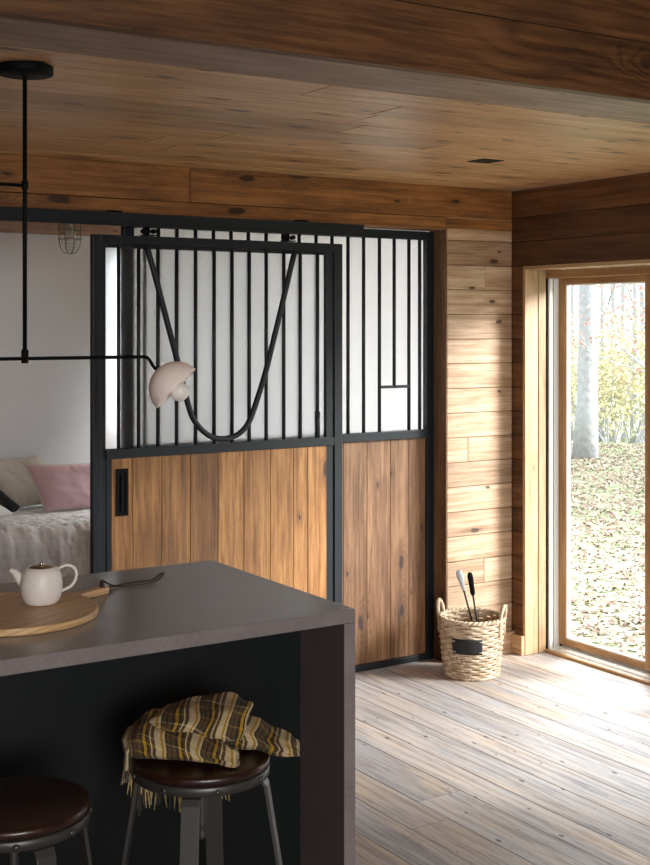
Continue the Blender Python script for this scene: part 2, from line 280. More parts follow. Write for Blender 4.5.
# ------------------------------------------------------------------ mesh builder
class MB:
    def __init__(s):
        s.bm = bmesh.new(); s.uv = s.bm.loops.layers.uv.new('UVMap'); s.rc = s.bm.loops.layers.color.new('rnd'); s.mats = []
        s.cur = 0
    def _paint(s, f, r, r2=0.0):
        for l in f.loops: l[s.rc] = (r, r2, 0, 1)
        f.material_index = s.cur
    def box(s, lo, hi, grain=0, rot=None, org=None, seed=None):
        """box between lo and hi, grain along axis `grain`; UVs in metres, own random tint"""
        lo = Vector(lo); hi = Vector(hi); r = random.random() if seed is None else seed; r2 = random.random()
        su, sv = random.uniform(0, 40), random.uniform(0, 40)
        vs = {}
        for i in range(8):
            p = Vector((hi.x if i & 1 else lo.x, hi.y if i & 2 else lo.y, hi.z if i & 4 else lo.z)); vs[i] = p
        idx = [(0, 2, 3, 1), (4, 5, 7, 6), (0, 1, 5, 4), (2, 6, 7, 3), (0, 4, 6, 2), (1, 3, 7, 5)]
        ax = [2, 2, 1, 1, 0, 0]
        bv = {}
        for i, p in vs.items():
            q = p.copy()
            if rot is not None: q = rot @ (q - Vector(org)) + Vector(org)
            bv[i] = s.bm.verts.new(q)
        for q, a in zip(idx, ax):
            f = s.bm.faces.new([bv[i] for i in q]); s._paint(f, r, r2)
            o = [k for k in (0, 1, 2) if k != a]
            if grain in o: o.remove(grain); ua, va = grain, o[0]
            else: ua, va = o
            for l, i in zip(f.loops, q): l[s.uv].uv = (vs[i][ua] + su, vs[i][va] + sv + (.3*a))
    def tube(s, pts, rad, seg=8, closed=False, cap=True, seed=None, flat=None, up=None):
        pts = [Vector(p) for p in pts]; n = len(pts); r = random.random() if seed is None else seed; r2 = random.random()
        rads = rad if isinstance(rad, (list, tuple)) else [rad]*n
        rings = []; prev = None; L = 0
        for i, p in enumerate(pts):
            if closed: t = pts[(i+1) % n] - pts[i-1]
            else: t = pts[min(i+1, n-1)] - pts[max(i-1, 0)]
            t.normalize()
            if prev is None:
                a = Vector(up) if up else (Vector((0, 0, 1)) if abs(t.z) < .9 else Vector((1, 0, 0)))
                nx = (a - t*a.dot(t)).normalized()
            else: nx = (prev - t*prev.dot(t)).normalized()
            prev = nx; ny = t.cross(nx); ring = []
            for k in range(seg):
                an = 2*pi*k/seg + (pi/4 if seg == 4 else 0); fx, fy = (flat if flat else (1, 1))
                ring.append(s.bm.verts.new(p + nx*(cos(an)*rads[i]*fx) + ny*(sin(an)*rads[i]*fy)))
            rings.append(ring)
        m = n if closed else n-1
        for i in range(m):
            a, b = rings[i], rings[(i+1) % n]; dl = (pts[(i+1) % n]-pts[i]).length
            for k in range(seg):
                f = s.bm.faces.new((a[k], a[(k+1) % seg], b[(k+1) % seg], b[k])); s._paint(f, r, r2); f.smooth = seg > 4
                for l, q in zip(f.loops, ((L, k), (L, k+1), (L+dl, k+1), (L+dl, k))): l[s.uv].uv = (q[0], q[1]*.02)
            L += dl
        if cap and not closed:
            for rg, rev in ((rings[0], True), (rings[-1], False)):
                f = s.bm.faces.new(rg[::-1] if rev else rg); s._paint(f, r, r2)
    def lathe(s, prof, c=(0, 0, 0), seg=32, axis=None, seed=None, mat=None):
        """profile of (radius, height) turned about z through c, or about `axis`"""
        c = Vector(c); r = random.random() if seed is None else seed; r2 = random.random()
        R = Vector((0, 0, 1)).rotation_difference(Vector(axis).normalized()).to_matrix() if axis is not None else Matrix.Identity(3)
        rings = []
        for (q, h) in prof:
            if q < 1e-6: rings.append([s.bm.verts.new(c + R @ Vector((0, 0, h)))])
            else: rings.append([s.bm.verts.new(c + R @ Vector((q*cos(2*pi*k/seg), q*sin(2*pi*k/seg), h))) for k in range(seg)])
        for i in range(len(rings)-1):
            a, b = rings[i], rings[i+1]
            for k in range(seg):
                k2 = (k+1) % seg
                if len(a) == 1 and len(b) == 1: continue
                if len(a) == 1: vs = (a[0], b[k2], b[k])
                elif len(b) == 1: vs = (a[k], a[k2], b[0])
                else: vs = (a[k], a[k2], b[k2], b[k])
                f = s.bm.faces.new(vs); s._paint(f, r, r2); f.smooth = True
                for l in f.loops:
                    co = R.transposed() @ (l.vert.co - c); l[s.uv].uv = (co.x + r*20, co.y + r2*20)
    def grid(s, fn, nu, nv, uvf=None, wrap=False, seed=None, smooth=True):
        r = random.random() if seed is None else seed
        V = [[s.bm.verts.new(fn(i/nu, j/nv)) for j in range(nv + (0 if wrap else 1))] for i in range(nu+1)]
        for i in range(nu):
            for j in range(nv):
                j2 = (j+1) % nv if wrap else j+1
                f = s.bm.faces.new((V[i][j], V[i+1][j], V[i+1][j2], V[i][j2])); s._paint(f, r); f.smooth = smooth
                for l, q in zip(f.loops, ((i, j), (i+1, j), (i+1, j+1), (i, j+1))):
                    a, b = q[0]/nu, q[1]/nv; l[s.uv].uv = uvf(a, b) if uvf else (a, b)
        return V
    def build(s, name, mat, parent=None, bevel=0, sub=0, solid=0, origin=None, segs=2, fix=True, autos=False):
        if fix: bmesh.ops.recalc_face_normals(s.bm, faces=s.bm.faces)
        me = bpy.data.meshes.new(name); 
        if origin is None and parent is None:
            xs = [v.co for v in s.bm.verts]; origin = Vector(((min(v.x for v in xs)+max(v.x for v in xs))/2, (min(v.y for v in xs)+max(v.y for v in xs))/2, min(v.z for v in xs)))
        if origin is not None: bmesh.ops.translate(s.bm, verts=s.bm.verts, vec=-Vector(origin))
        s.bm.to_mesh(me); s.bm.free(); o = bpy.data.objects.new(name, me); COL.objects.link(o)
        if origin is not None: o.location = origin
        for m in (mat if isinstance(mat, list) else [mat]): me.materials.append(m)
        if parent is not None:
            o.parent = parent
        if solid: q = o.modifiers.new('solid', 'SOLIDIFY'); q.thickness = solid; q.offset = 0
        if bevel: q = o.modifiers.new('bevel', 'BEVEL'); q.width = bevel; q.segments = segs; q.limit_method = 'ANGLE'; q.angle_limit = radians(50)
        if sub: q = o.modifiers.new('sub', 'SUBSURF'); q.levels = sub; q.render_levels = sub
        return o

def tag(o, label=None, cat=None, group=None, kind=None):
    if label: o['label'] = label
    if cat: o['category'] = cat
    if group: o['group'] = group
    if kind: o['kind'] = kind
    return o
def empty(name, loc, label, cat, group=None, rz=0):
    o = bpy.data.objects.new(name, None); COL.objects.link(o); o.location = loc; o.rotation_euler[2] = rz; o.empty_display_size = .1
    return tag(o, label, cat, group)
def struct(mb, name, mat, **k): return tag(mb.build(name, mat, **k), kind='structure')
def local(mb, root):   # geometry was laid out in world coordinates: bring it into the root's own frame
    inv = Matrix.LocRotScale(root.location, root.rotation_euler, None).inverted()
    bmesh.ops.transform(mb.bm, matrix=inv, verts=mb.bm.verts); return mb
def part(mb, name, mat, root, label=None, **k):
    top = root
    chain = root
    if root.parent is not None: top = root.parent
    local(mb, top); o = mb.build(name, mat, root, **k)
    if label: o['label'] = label
    return o

XW, YW, ZC = 4.212, 4.855, 2.32      # window wall, partition wall, soffit height
ROW = [2.32, 2.183, 2.060, 1.939, 1.818, 1.697, 1.576, 1.455, 1.334, 1.213, 1.092, .971, .850, .729, .608, .487, .366, .245, .124, 0]

# ------------------------------------------------------------------ floor
b = MB()
xs = [-2.6, -2.4, -2.22, -2.05, -1.88, -1.7, -1.52, -1.36, -1.2, -1.02, -.86, -.7, -.52, -.36, -.2, 0, .16, .33, .52, .68, .85, 1.02, 1.2, 1.36, 1.5, 1.68, 1.83, 1.98, 2.13, 2.287, 2.448, 2.607, 2.801, 2.941, 3.119, 3.275, 3.476, 3.612, 3.801, 3.969, 4.106, 4.212]
seamY = {2.448: [2.3, 3.32], 2.287: [1.2, 3.0], 2.607: [3.5], 2.801: [1.2], 3.119: [.9], 2.941: [2.0], 3.275: [2.6], 3.476: [3.1], 3.612: [1.4, 3.9], 3.801: [2.7], 3.969: [3.6]}
G = .0012
for i in range(len(xs)-1):
    cuts = [-3.0] + seamY.get(xs[i], [random.uniform(-1, 1.5), random.uniform(2.2, 4)]) + [7.42]
    for y0, y1 in zip(cuts, cuts[1:]):
        b.box((xs[i]+G, y0+G, -.02), (xs[i+1]-G, y1-G, 0), grain=1)
x1 = XW
b.box((XW+G, -3, -.02), (XW+.13, 4.754, -.001), grain=1)
b.cur = 1; b.box((-2.6, -3, -.12), (4.5, 7.5, -.021)); b.cur = 0
struct(b, 'floor', [M['floor'], M['blackflat']], bevel=.0012, segs=1)

# ------------------------------------------------------------------ ceilings and beam
b = MB(); y = 2.975; k = 0
ceilY = [2.975, 3.15, 3.329, 3.51, 3.70, 3.90, 4.104, 4.30, 4.505, 4.68, 4.86]
for y0, y1 in zip(ceilY, ceilY[1:]):
    x = -2.6
    while x < XW:
        x2 = min(XW, x + random.uniform(1.3, 3.0)); 
        if XW - x2 < .5: x2 = XW
        b.box((x+G, y0+G, ZC), (x2-G, y1-G, ZC+.018), grain=0); x = x2
b.cur = 1; b.box((-2.6, 2.72, ZC+.02), (XW, 4.86, ZC+.10)); b.cur = 0
struct(b, 'ceiling', [M['ceiling'], M['blackflat']], bevel=.0025, segs=1)
b = MB()
for y0, y1 in ((2.705, 2.975),): b.box((-2.6, y0, ZC), (XW, y1-G, ZC+.018), grain=0)
struct(b, 'trim_1', M['soffit'], bevel=.002)
b = MB()      # fascia of the lowered ceiling
for z0, z1 in ((2.32, 2.492), (2.494, 2.74), (2.742, 3.1)):
    b.box((-2.6, 2.665, z0), (XW, 2.703, z1), grain=0, seed=.1)
struct(b, 'trim_2', M['beam'], bevel=.003)
b = MB()
y = -3.0
while y < 2.66:
    b.box((-2.6, y+G, 3.05), (XW, min(2.663, y+.2)-G, 3.07), grain=0); y += .2
b.cur = 1; b.box((-2.6, -3, 3.072), (XW, 2.66, 3.12))
struct(b, 'ceiling_kitchen', [M['ceiling'], M['blackflat']])

# ------------------------------------------------------------------ partition wall (faces the camera)
JX = 3.79
def rows(b, x0, x1, lo=0, hi=2.32, axis=0, face=YW, th=.02, seams={}, minl=1.0):
    for k in range(len(ROW)-1):
        z1, z0 = ROW[k], ROW[k+1]
        if z1 > hi+.001 or z0 < lo-.001: continue
        cuts = [x0] + seams.get(k, []) + [x1]
        for a, c in zip(cuts, cuts[1:]):
            if axis == 0: b.box((a+G*.6, face, z0+G), (c-G*.6, face+th, z1-G), grain=0)
            else: b.box((face, a+G*.6, z0+G), (face+th, c-G*.6, z1-G), grain=1)
b = MB()
rows(b, JX+.0085, XW, hi=2.183, seams={3: [4.038], 10: [3.928], 15: [4.03], 5: []})
b.cur = 1; b.box((JX+.031, YW+.021, 0), (XW, YW+.13, 2.32))
b.cur = 2; b.box((JX+.03, YW+.13, 0), (XW, YW+.14, 2.32)); b.cur = 0
struct(b, 'wall_back', [M['wall'], M['blackflat'], M['plaster']], bevel=.002, segs=1)
b = MB()
for x0, x1 in ((-2.6, .5), (.5, 2.408), (2.408, XW)): b.box((x0+G, YW-.002, 2.170), (x1-G, YW+.02, 2.32), grain=0)
b.box((-2.6, YW-.002, 2.115), (1.0, YW+.02, 2.168), grain=0); b.box((1.002, YW-.002, 2.115), (JX+.0, YW+.02, 2.168), grain=0)
b.box((JX+.002, YW-.002, 2.115), (XW, YW+.02, 2.168), grain=0)
b.cur = 1; b.box((-2.6, YW+.02, 2.122), (JX+.03, YW+.13, 2.32)); b.cur = 0
b.box((-.4, YW-.006, 2.109), (JX+.01, YW+.13, 2.121), grain=0)
struct(b, 'trim_3', [M['header'], M['blackflat']], bevel=.002, segs=1)
b = MB(); b.box((-2.6, YW, 0), (-.4, YW+.13, 2.115), grain=0); struct(b, 'wall_back_left', M['wall'])
b = MB(); b.box((JX, YW-.001, 0), (JX+.008, YW+.135, 2.109), grain=2); b.box((JX+.008, YW+.021, 0), (JX+.03, YW+.135, 2.109), grain=2); struct(b, 'trim_4', M['post'], bevel=.002)
b = MB(); b.box((3.94, YW-.022, 0), (XW-.0, YW, .105), grain=0); struct(b, 'baseboard_back', M['wall'], bevel=.002)
b = MB(); b.box((XW-.024, 4.757, 0), (XW, YW-.022, .095), grain=1); struct(b, 'baseboard_right', M['casing'], bevel=.003)

# ------------------------------------------------------------------ window wall
WY0, WY1, WH = 2.02, 4.754, 1.92
b = MB()
for k in range(len(ROW)-1):
    z1, z0 = ROW[k], ROW[k+1]
    if z0 > 1.935: b.box((XW, WY0-.3 if k else WY0-.3, z0+G), (XW+.02, YW, z1-G), grain=1) if k % 2 else (b.box((XW, 3.6, z0+G), (XW+.02, YW, z1-G), grain=1), b.box((XW, WY0-.3, z0+G), (XW+.02, 3.6-G, z1-G), grain=1))
    else: b.box((XW, WY1+.0185, z0+G), (XW+.02, YW, z1-G), grain=1)
for z in [i*.25 for i in range(13)]:
    b.box((XW, -3, z+G), (XW+.02, WY0-.302 if z > 1.9 else WY0-.002, min(z+.25, 3.1)-G), grain=1)
b.box((XW, WY0-.302, 2.322), (XW+.02, 2.665, 3.1), grain=1)
b.cur = 1
b.box((XW+.021, WY1+.001, -.02), (XW+.25, YW+.14, 2.4)); b.box((XW+.021, WY0-.3, 1.94), (XW+.25, WY1+.001, 3.1)); b.box((XW+.021, -3, -.02), (XW+.25, WY0-.001, 3.1))
struct(b, 'wall_right', [M['wall_shade'], M['blackflat']], bevel=.002, segs=1)
b = MB()
b.box((XW-.002, WY1, 0), (XW+.083, WY1+.018, WH), grain=2); b.box((XW+.084, WY1-.004, 0), (XW+.132, WY1+.018, WH), grain=2)
b.box((XW-.002, WY0, WH), (XW+.132, WY1+.018, WH+.018), grain=1)
b.box((XW-.002, WY0-.018, 0), (XW+.132, WY0, WH), grain=2)
struct(b, 'trim_5', M['casing'], bevel=.0015)
# sliding glass doors set in the reveal
win = empty('window_1', (XW+.2, 4.754, 0), None, None); tag(win, kind='structure')
b = MB()
b.box((XW+.150, WY1-.012, .012), (XW+.172, WY1+.018, WH), grain=2); b.box((XW+.180, WY1-.012, .012), (XW+.216, WY1+.018, WH), grain=2)
b.box((XW+.136, WY1+.004, .0), (XW+.250, WY1+.018, WH)); b.box((XW+.245, WY0, 0), (XW+.262, WY1+.018, .06)); b.box((XW+.150, WY0, 0), (XW+.262, WY1, .012))
for x in (.165, .19, .206): b.box((XW+x, WY0, .012), (XW+x+.006, WY1-.012, .024))
b.box((XW+.245, WY0, 1.90), (XW+.262, WY1, WH))
part(b, 'channel_frame', M['vinyl'], win, 'pale channel frame and floor track', bevel=.001)
b = MB(); b.box((XW+.126, WY0, -.001), (XW+.150, WY1, .014), grain=1); part(b, 'threshold', M['sash'], win, bevel=.003)
b = MB(); b.box((XW+.134, WY0, 1.880), (XW+.25, WY1, WH), grain=1); part(b, 'head_rail', M['sash'], win, bevel=.001)
edges = [4.768, 4.085, 3.40, 2.715, 2.03]
for i in range(4):
    y1, y0 = edges[i], edges[i+1]; X = XW + (.228 if i % 2 == 0 else .200); z0, z1 = .034, 1.885
    b = MB(); w_ = .075
    b.box((X-.018, y1-w_, z0), (X+.018, y1, z1), grain=2); b.box((X-.018, y0, z0), (X+.018, y0+w_, z1), grain=2)
    b.box((X-.018, y0+w_, z0), (X+.018, y1-w_, z0+.034), grain=1); b.box((X-.018, y0+w_, z1-.036), (X+.018, y1-w_, z1), grain=1)
    s_ = part(b, 'sash', M['sash'], win, bevel=.002)
    b = MB(); b.box((X-.004, y0+w_-.004, z0+.03), (X+.004, y1-w_+.004, z1-.03)); part(b, 'pane', M['glass'], s_)
    b = MB(); t = .006
    for yy in (y0+w_, y1-w_-t): b.box((X-.012, yy, z0+.034), (X+.012, yy+t, z1-.036))
    b.box((X-.012, y0+w_+t, z0+.034), (X+.012, y1-w_-t, z0+.034+t)); b.box((X-.012, y0+w_+t, z1-.036-t), (X+.012, y1-w_-t, z1-.036))
    part(b, 'glazing_bead', M['vinyl'], s_)

# remaining shell of the kitchen side (behind and left of the camera)
b = MB()
for z in [i*.25 for i in range(13)]: b.box((-2.62, -3, z+G), (-2.6, YW, min(z+.25, 3.1)-G), grain=1)
struct(b, 'wall_left', M['wall_shade'])
b = MB()
b.box((-2.6, -3.02, 0), (XW, -3, .8), grain=0); b.box((-2.6, -3.02, 2.5), (XW, -3, 3.1), grain=0); b.box((-2.6, -3.02, .8), (-1.2, -3, 2.5), grain=0); b.box((.8, -3.02, .8), (XW, -3, 2.5), grain=0)  # unseen opening left in this wall to let fill light in
struct(b, 'wall_front', M['wall_shade'])

# ------------------------------------------------------------------ bedroom shell
BX0, BX1, BY = -1.2, 4.30, 7.42
b = MB(); b.box((BX0, BY, 0), (3.1, BY+.1, 2.32)); b.box((4.15, BY, 0), (BX1, BY+.1, 2.32)); b.box((3.1, BY, 0), (4.15, BY+.1, .9)); b.box((3.1, BY, 2.15), (4.15, BY+.1, 2.32)); struct(b, 'wall_bedroom_back', M['plaster'])
b = MB(); b.box((BX0-.1, YW+.13, 0), (BX0, BY+.1, 2.32)); struct(b, 'wall_bedroom_left', M['plaster'])
b = MB()
b.box((BX1, YW+.14, 0), (BX1+.1, 6.4, 2.32)); b.box((BX1, 7.25, 0), (BX1+.1, BY+.1, 2.32)); b.box((BX1, 6.4, 2.1), (BX1+.1, 7.25, 2.32)); b.box((BX1, 6.4, 0), (BX1+.1, 7.25, .55))
struct(b, 'wall_bedroom_right', M['plaster'])
b = MB()
for i in range(16): b.box((BX0, YW+.14+i*.16+G, 2.32), (BX1, YW+.14+(i+1)*.16-G, 2.338), grain=0)
b.cur = 1; b.box((BX0-.1, YW+.13, 2.34), (BX1+.1, BY+.1, 2.4)); struct(b, 'ceiling_bedroom', [M['ceiling'], M['blackflat']])
b = MB(); b.box((BX0, BY-.02, 2.198), (BX1, BY-.0005, 2.32), grain=0); struct(b, 'trim_6', M['soffit'], bevel=.002)
wn = empty('window_2', (BX1+.05, 6.82, .55), None, None); tag(wn, kind='structure')
b = MB(); x0, x1 = BX1+.02, BX1+.07
for y0, y1, z0, z1 in ((6.4, 6.46, .55, 2.1), (7.19, 7.25, .55, 2.1), (6.80, 6.85, .61, 2.04), (6.46, 7.19, .55, .61), (6.46, 7.19, 2.04, 2.1)): b.box((x0, y0, z0), (x1, y1, z1), grain=1)
part(b, 'window_frame', M['sash'], wn)
for y0, y1 in ((6.46, 6.80), (6.85, 7.19)):
    b = MB(); b.box((BX1+.04, y0, .61), (BX1+.048, y1, 2.04)); part(b, 'pane', M['glass'], wn)

wn = empty('added_window', (3.625, BY+.05, .9), None, None); tag(wn, kind='structure')  # unseen window, added to light the frosted panels from behind
b = MB()
for x0, x1, z0, z1 in ((3.1, 3.16, .9, 2.15), (4.09, 4.15, .9, 2.15), (3.16, 4.09, .9, .96), (3.16, 4.09, 2.09, 2.15)): b.box((x0, BY+.03, z0), (x1, BY+.08, z1), grain=2)
part(b, 'window_frame', M['sash'], wn)
b = MB(); b.box((3.16, BY+.05, .96), (4.09, BY+.058, 2.09)); part(b, 'pane', M['glass'], wn)

# ------------------------------------------------------------------ barn door track
YT = 4.800
tr = empty('door_track', (1.5, YW-.01, 2.05), 'long flat black steel rail above the sliding barn door', 'track')
b = MB(); b.box((-.6, YT-.014, 2.054), (3.262, YT+.014, 2.106)); b.box((-.6, YT-.020, 2.050), (3.262, YT-.014, 2.058)); b.box((-.6, YT-.020, 2.100), (3.262, YT-.014, 2.106))
part(b, 'rail', M['black'], tr, bevel=.002)
for x in (-.3, .5, 1.3, 2.05, 2.95):
    b = MB(); b.box((x-.03, YT+.014, 2.070), (x+.03, YW-.004, 2.116)); b.box((x-.012, YT-.01, 2.106), (x+.012, YW-.004, 2.112)); part(b, 'bracket', M['blackflat'], tr, bevel=.002)

# ------------------------------------------------------------------ sliding barn door
def hbar(p0, p1, r): pass
YS = 4.826; SX0, SX1, ST = 1.950, 3.159, 2.015
sd = empty('barn_door', ((SX0+SX1)/2, YS, .02), 'sliding barn door with black frame, curved yoke bar and honey planks, in front of the fixed panel', 'door')
b = MB(); d = .017
b.box((SX0, YS-d, .02), (SX0+.034, YS+d, ST)); b.box((SX0+.034, YS-d+.007, .02), (SX0+.058, YS+d, ST-.035))
b.box((SX1-.043, YS-d, .02), (SX1, YS+d, ST)); b.box((SX1-.084, YS-d+.007, .02), (SX1-.046, YS+d, ST-.035))
b.box((SX0+.034, YS-d, ST-.037), (SX1-.043, YS+d, ST)); b.box((SX0+.058, YS-d+.007, ST-.052), (SX1-.084, YS+d, ST-.038))
b.box((SX0+.058, YS-d-.004, 1.098), (SX1-.046, YS+d, 1.138))
b.box((SX0+.060, YS-d+.004, .08), (SX0+.092, YS+d, 1.097)); b.box((SX0+.058, YS-d, .02), (SX1-.046, YS+d, .078))
part(b, 'frame', M['black'], sd, bevel=.002)
for x in (2.063, 2.152, 2.239, 2.325, 2.414, 2.503, 2.59, 2.675, 2.76, 2.85, 2.936, 3.027):
    b = MB(); b.tube([(x, YS-.012, 1.13), (x, YS-.012, ST-.045)], .0078, 10)
    if abs(x-3.027) < .001: b.tube([(x, YS-.012, 1.136), (x, YS-.012, 1.255)], .0115, 10)
    part(b, 'bar', M['black'], sd)
yk = [(2.172, 1.972), (2.218, 1.82), (2.265, 1.655), (2.311, 1.495), (2.345, 1.365), (2.376, 1.267), (2.405, 1.222), (2.442, 1.186), (2.48, 1.165), (2.53, 1.157), (2.58, 1.165), (2.62, 1.187), (2.655, 1.228), (2.69, 1.31), (2.74, 1.453), (2.79, 1.63), (2.84, 1.81), (2.883, 1.968)]
def smoothp(pts, k=4):
    out = []
    P = [pts[0]] + list(pts) + [pts[-1]]; P = [Vector(p) for p in P]
    for i in range(1, len(P)-2):
        for j in range(k):
            t = j/k; a, b_, c, d_ = P[i-1], P[i], P[i+1], P[i+2]
            out.append(.5*((2*b_) + (c-a)*t + (2*a-5*b_+4*c-d_)*t*t + (3*b_-a-3*c+d_)*t**3))
    out.append(P[-2]); return out
b = MB(); b.tube(smoothp([(x*1.004, YS-.030, z) for x, z in yk]), .0125, 12, up=(0, 1, 0))
part(b, 'yoke_bar', M['black'], sd)
pb = [2.030, 2.125, 2.256, 2.388, 2.521, 2.647, 2.781, 2.900, 2.974, 3.075]
b = MB()
for x0, x1 in zip(pb, pb[1:]): b.box((x0+.0008, YS-.014, .079), (x1-.0008, YS+.016, 1.099), grain=2)
part(b, 'plank_panel', M['door'], sd, 'vertical honey brown pine planks', bevel=.0015, segs=1)
b = MB(); b.box((SX0+.05, YS+.010, 1.12), (SX1-.06, YS+.016, ST-.04)); part(b, 'glass_pane', M['rain'], sd, 'rippled translucent glass')
b = MB(); hx0, hx1, hz0, hz1 = 2.049, 2.104, .862, 1.056
for q in ((hx0, hx0+.012, hz0, hz1), (hx1-.012, hx1, hz0, hz1), (hx0+.012, hx1-.012, hz1-.012, hz1), (hx0+.012, hx1-.012, hz0, hz0+.012)): b.box((q[0], YS-.020, q[2]), (q[1], YS-.012, q[3]))
b.box((hx0+.012, YS-.0155, hz0+.012), (hx1-.012, YS-.013, hz1-.012)); b.box((2.070, YS-.023, hz0+.022), (2.078, YS-.015, hz1-.022))
part(b, 'recessed_pull', M['blackflat'], sd, bevel=.001)
for x in (2.19, 2.865):
    b = MB(); b.box((x-.006, YT+.0145, 2.010), (x+.006, YT+.019, 2.090)); b.box((x-.03, YT-.018, 2.016), (x+.03, YT+.018, 2.020))
    for q in (-.022, .022): b.lathe([(0, 0), (.010, 0), (.010, .022), (0, .022)], (x+q, YT-.011, 2.034), 12, axis=(0, 1, 0))
    b.tube([(x-.022, YT, 2.034), (x+.022, YT, 2.034)], .004, 6); b.tube([(x, YT, 2.018), (x, YT, 2.052)], .006, 8)
    part(b, 'roller_hanger', M['blackflat'], sd)

# ------------------------------------------------------------------ fixed panel behind it
YF = 4.968; FX0, FX1, FT = 2.146, JX-.001, 2.103
fp = empty('barn_partition', ((FX0+FX1)/2, YF, 0), 'fixed black framed panel of bars and knotty planks set in the doorway behind the sliding door', 'partition')
b = MB(); d = .02
b.box((FX0, YF-d, 0), (FX0+.046, YF+d, FT)); b.box((3.745, YF-d, 0), (FX1, YF+d, FT)); b.box((FX0+.046, YF-d, 2.062), (3.745, YF+d, FT))
b.box((FX0+.046, YF-d-.006, 1.092), (3.745, YF+d, 1.132)); b.box((FX0+.046, YF-d, .002), (3.745, YF+d, .032))
part(b, 'frame', M['black'], fp, bevel=.002)
for x in (2.244, 2.308, 2.396, 2.486, 2.574, 2.662, 2.75, 2.842, 2.931, 3.017, 3.109, 3.197, 3.287, 3.376, 3.468, 3.555, 3.643, 3.708):
    b = MB(); z0 = 1.346 if abs(x-3.555) < .001 else 1.125
    b.tube([(x, YF-.010, z0), (x, YF-.010, 2.07)], .0085, 10); part(b, 'bar', M['black'], fp)
b = MB(); b.box((3.468, YF-.017, 1.340), (3.643, YF-.003, 1.354)); part(b, 'cross_bar', M['black'], fp, bevel=.002)
b = MB(); fb = [2.192, 2.33, 2.47, 2.60, 2.74, 2.87, 3.0, 3.13, 3.262, 3.396, 3.533, 3.643, 3.745]
for x0, x1 in zip(fb, fb[1:]): b.box((x0+.0008, YF-.010, .033), (x1-.0008, YF+.018, 1.091), grain=2)
part(b, 'plank_panel', M['door_far'], fp, 'vertical knotty brown planks', bevel=.0015, segs=1)
b = MB(); b.box((FX0+.04, YF+.010, 1.12), (3.75, YF+.016, 2.07)); part(b, 'glass_pane', M['frost'], fp, 'frosted pebbled glass')

# ------------------------------------------------------------------ kitchen island
IX0, IX1, IY0, IY1 = -.70, 1.800, 2.682, 3.475
ct = empty('countertop', ((IX0+IX1)/2, (IY0+IY1)/2, 0), 'grey concrete waterfall countertop wrapping over the black island', 'countertop')
b = MB(); b.box((IX0, IY0+.0015, .887), (IX1, IY1, .92)); part(b, 'top', M['counter'], ct, bevel=.0015)
b = MB(); b.box((IX0, IY0, .886), (IX1, IY0+.0012, .9195)); part(b, 'front_edge', EDGE, ct, 'lighter brushed grey front edge')
for x0 in (IX1-.034, IX0):
    b = MB(); b.box((x0, IY0, 0), (x0+.034, IY1, .8855)); ep = part(b, 'end_panel', M['counter_end_shade'], ct, bevel=.0015)
    b = MB(); b.box((x0+.0003, IY0-.0012, 0), (x0+.0337, IY0, .8852)); part(b, 'front_edge', EDGE, ep, 'lighter brushed grey front edge')
ic = empty('island_cabinet', (.5, 3.18, 0), 'matte black painted cabinet under the grey countertop', 'cabinet')
b = MB(); b.box((IX0+.036, 2.892, .0), (IX1-.036, 3.46, .885)); part(b, 'body', M['cab'], ic, bevel=.002)

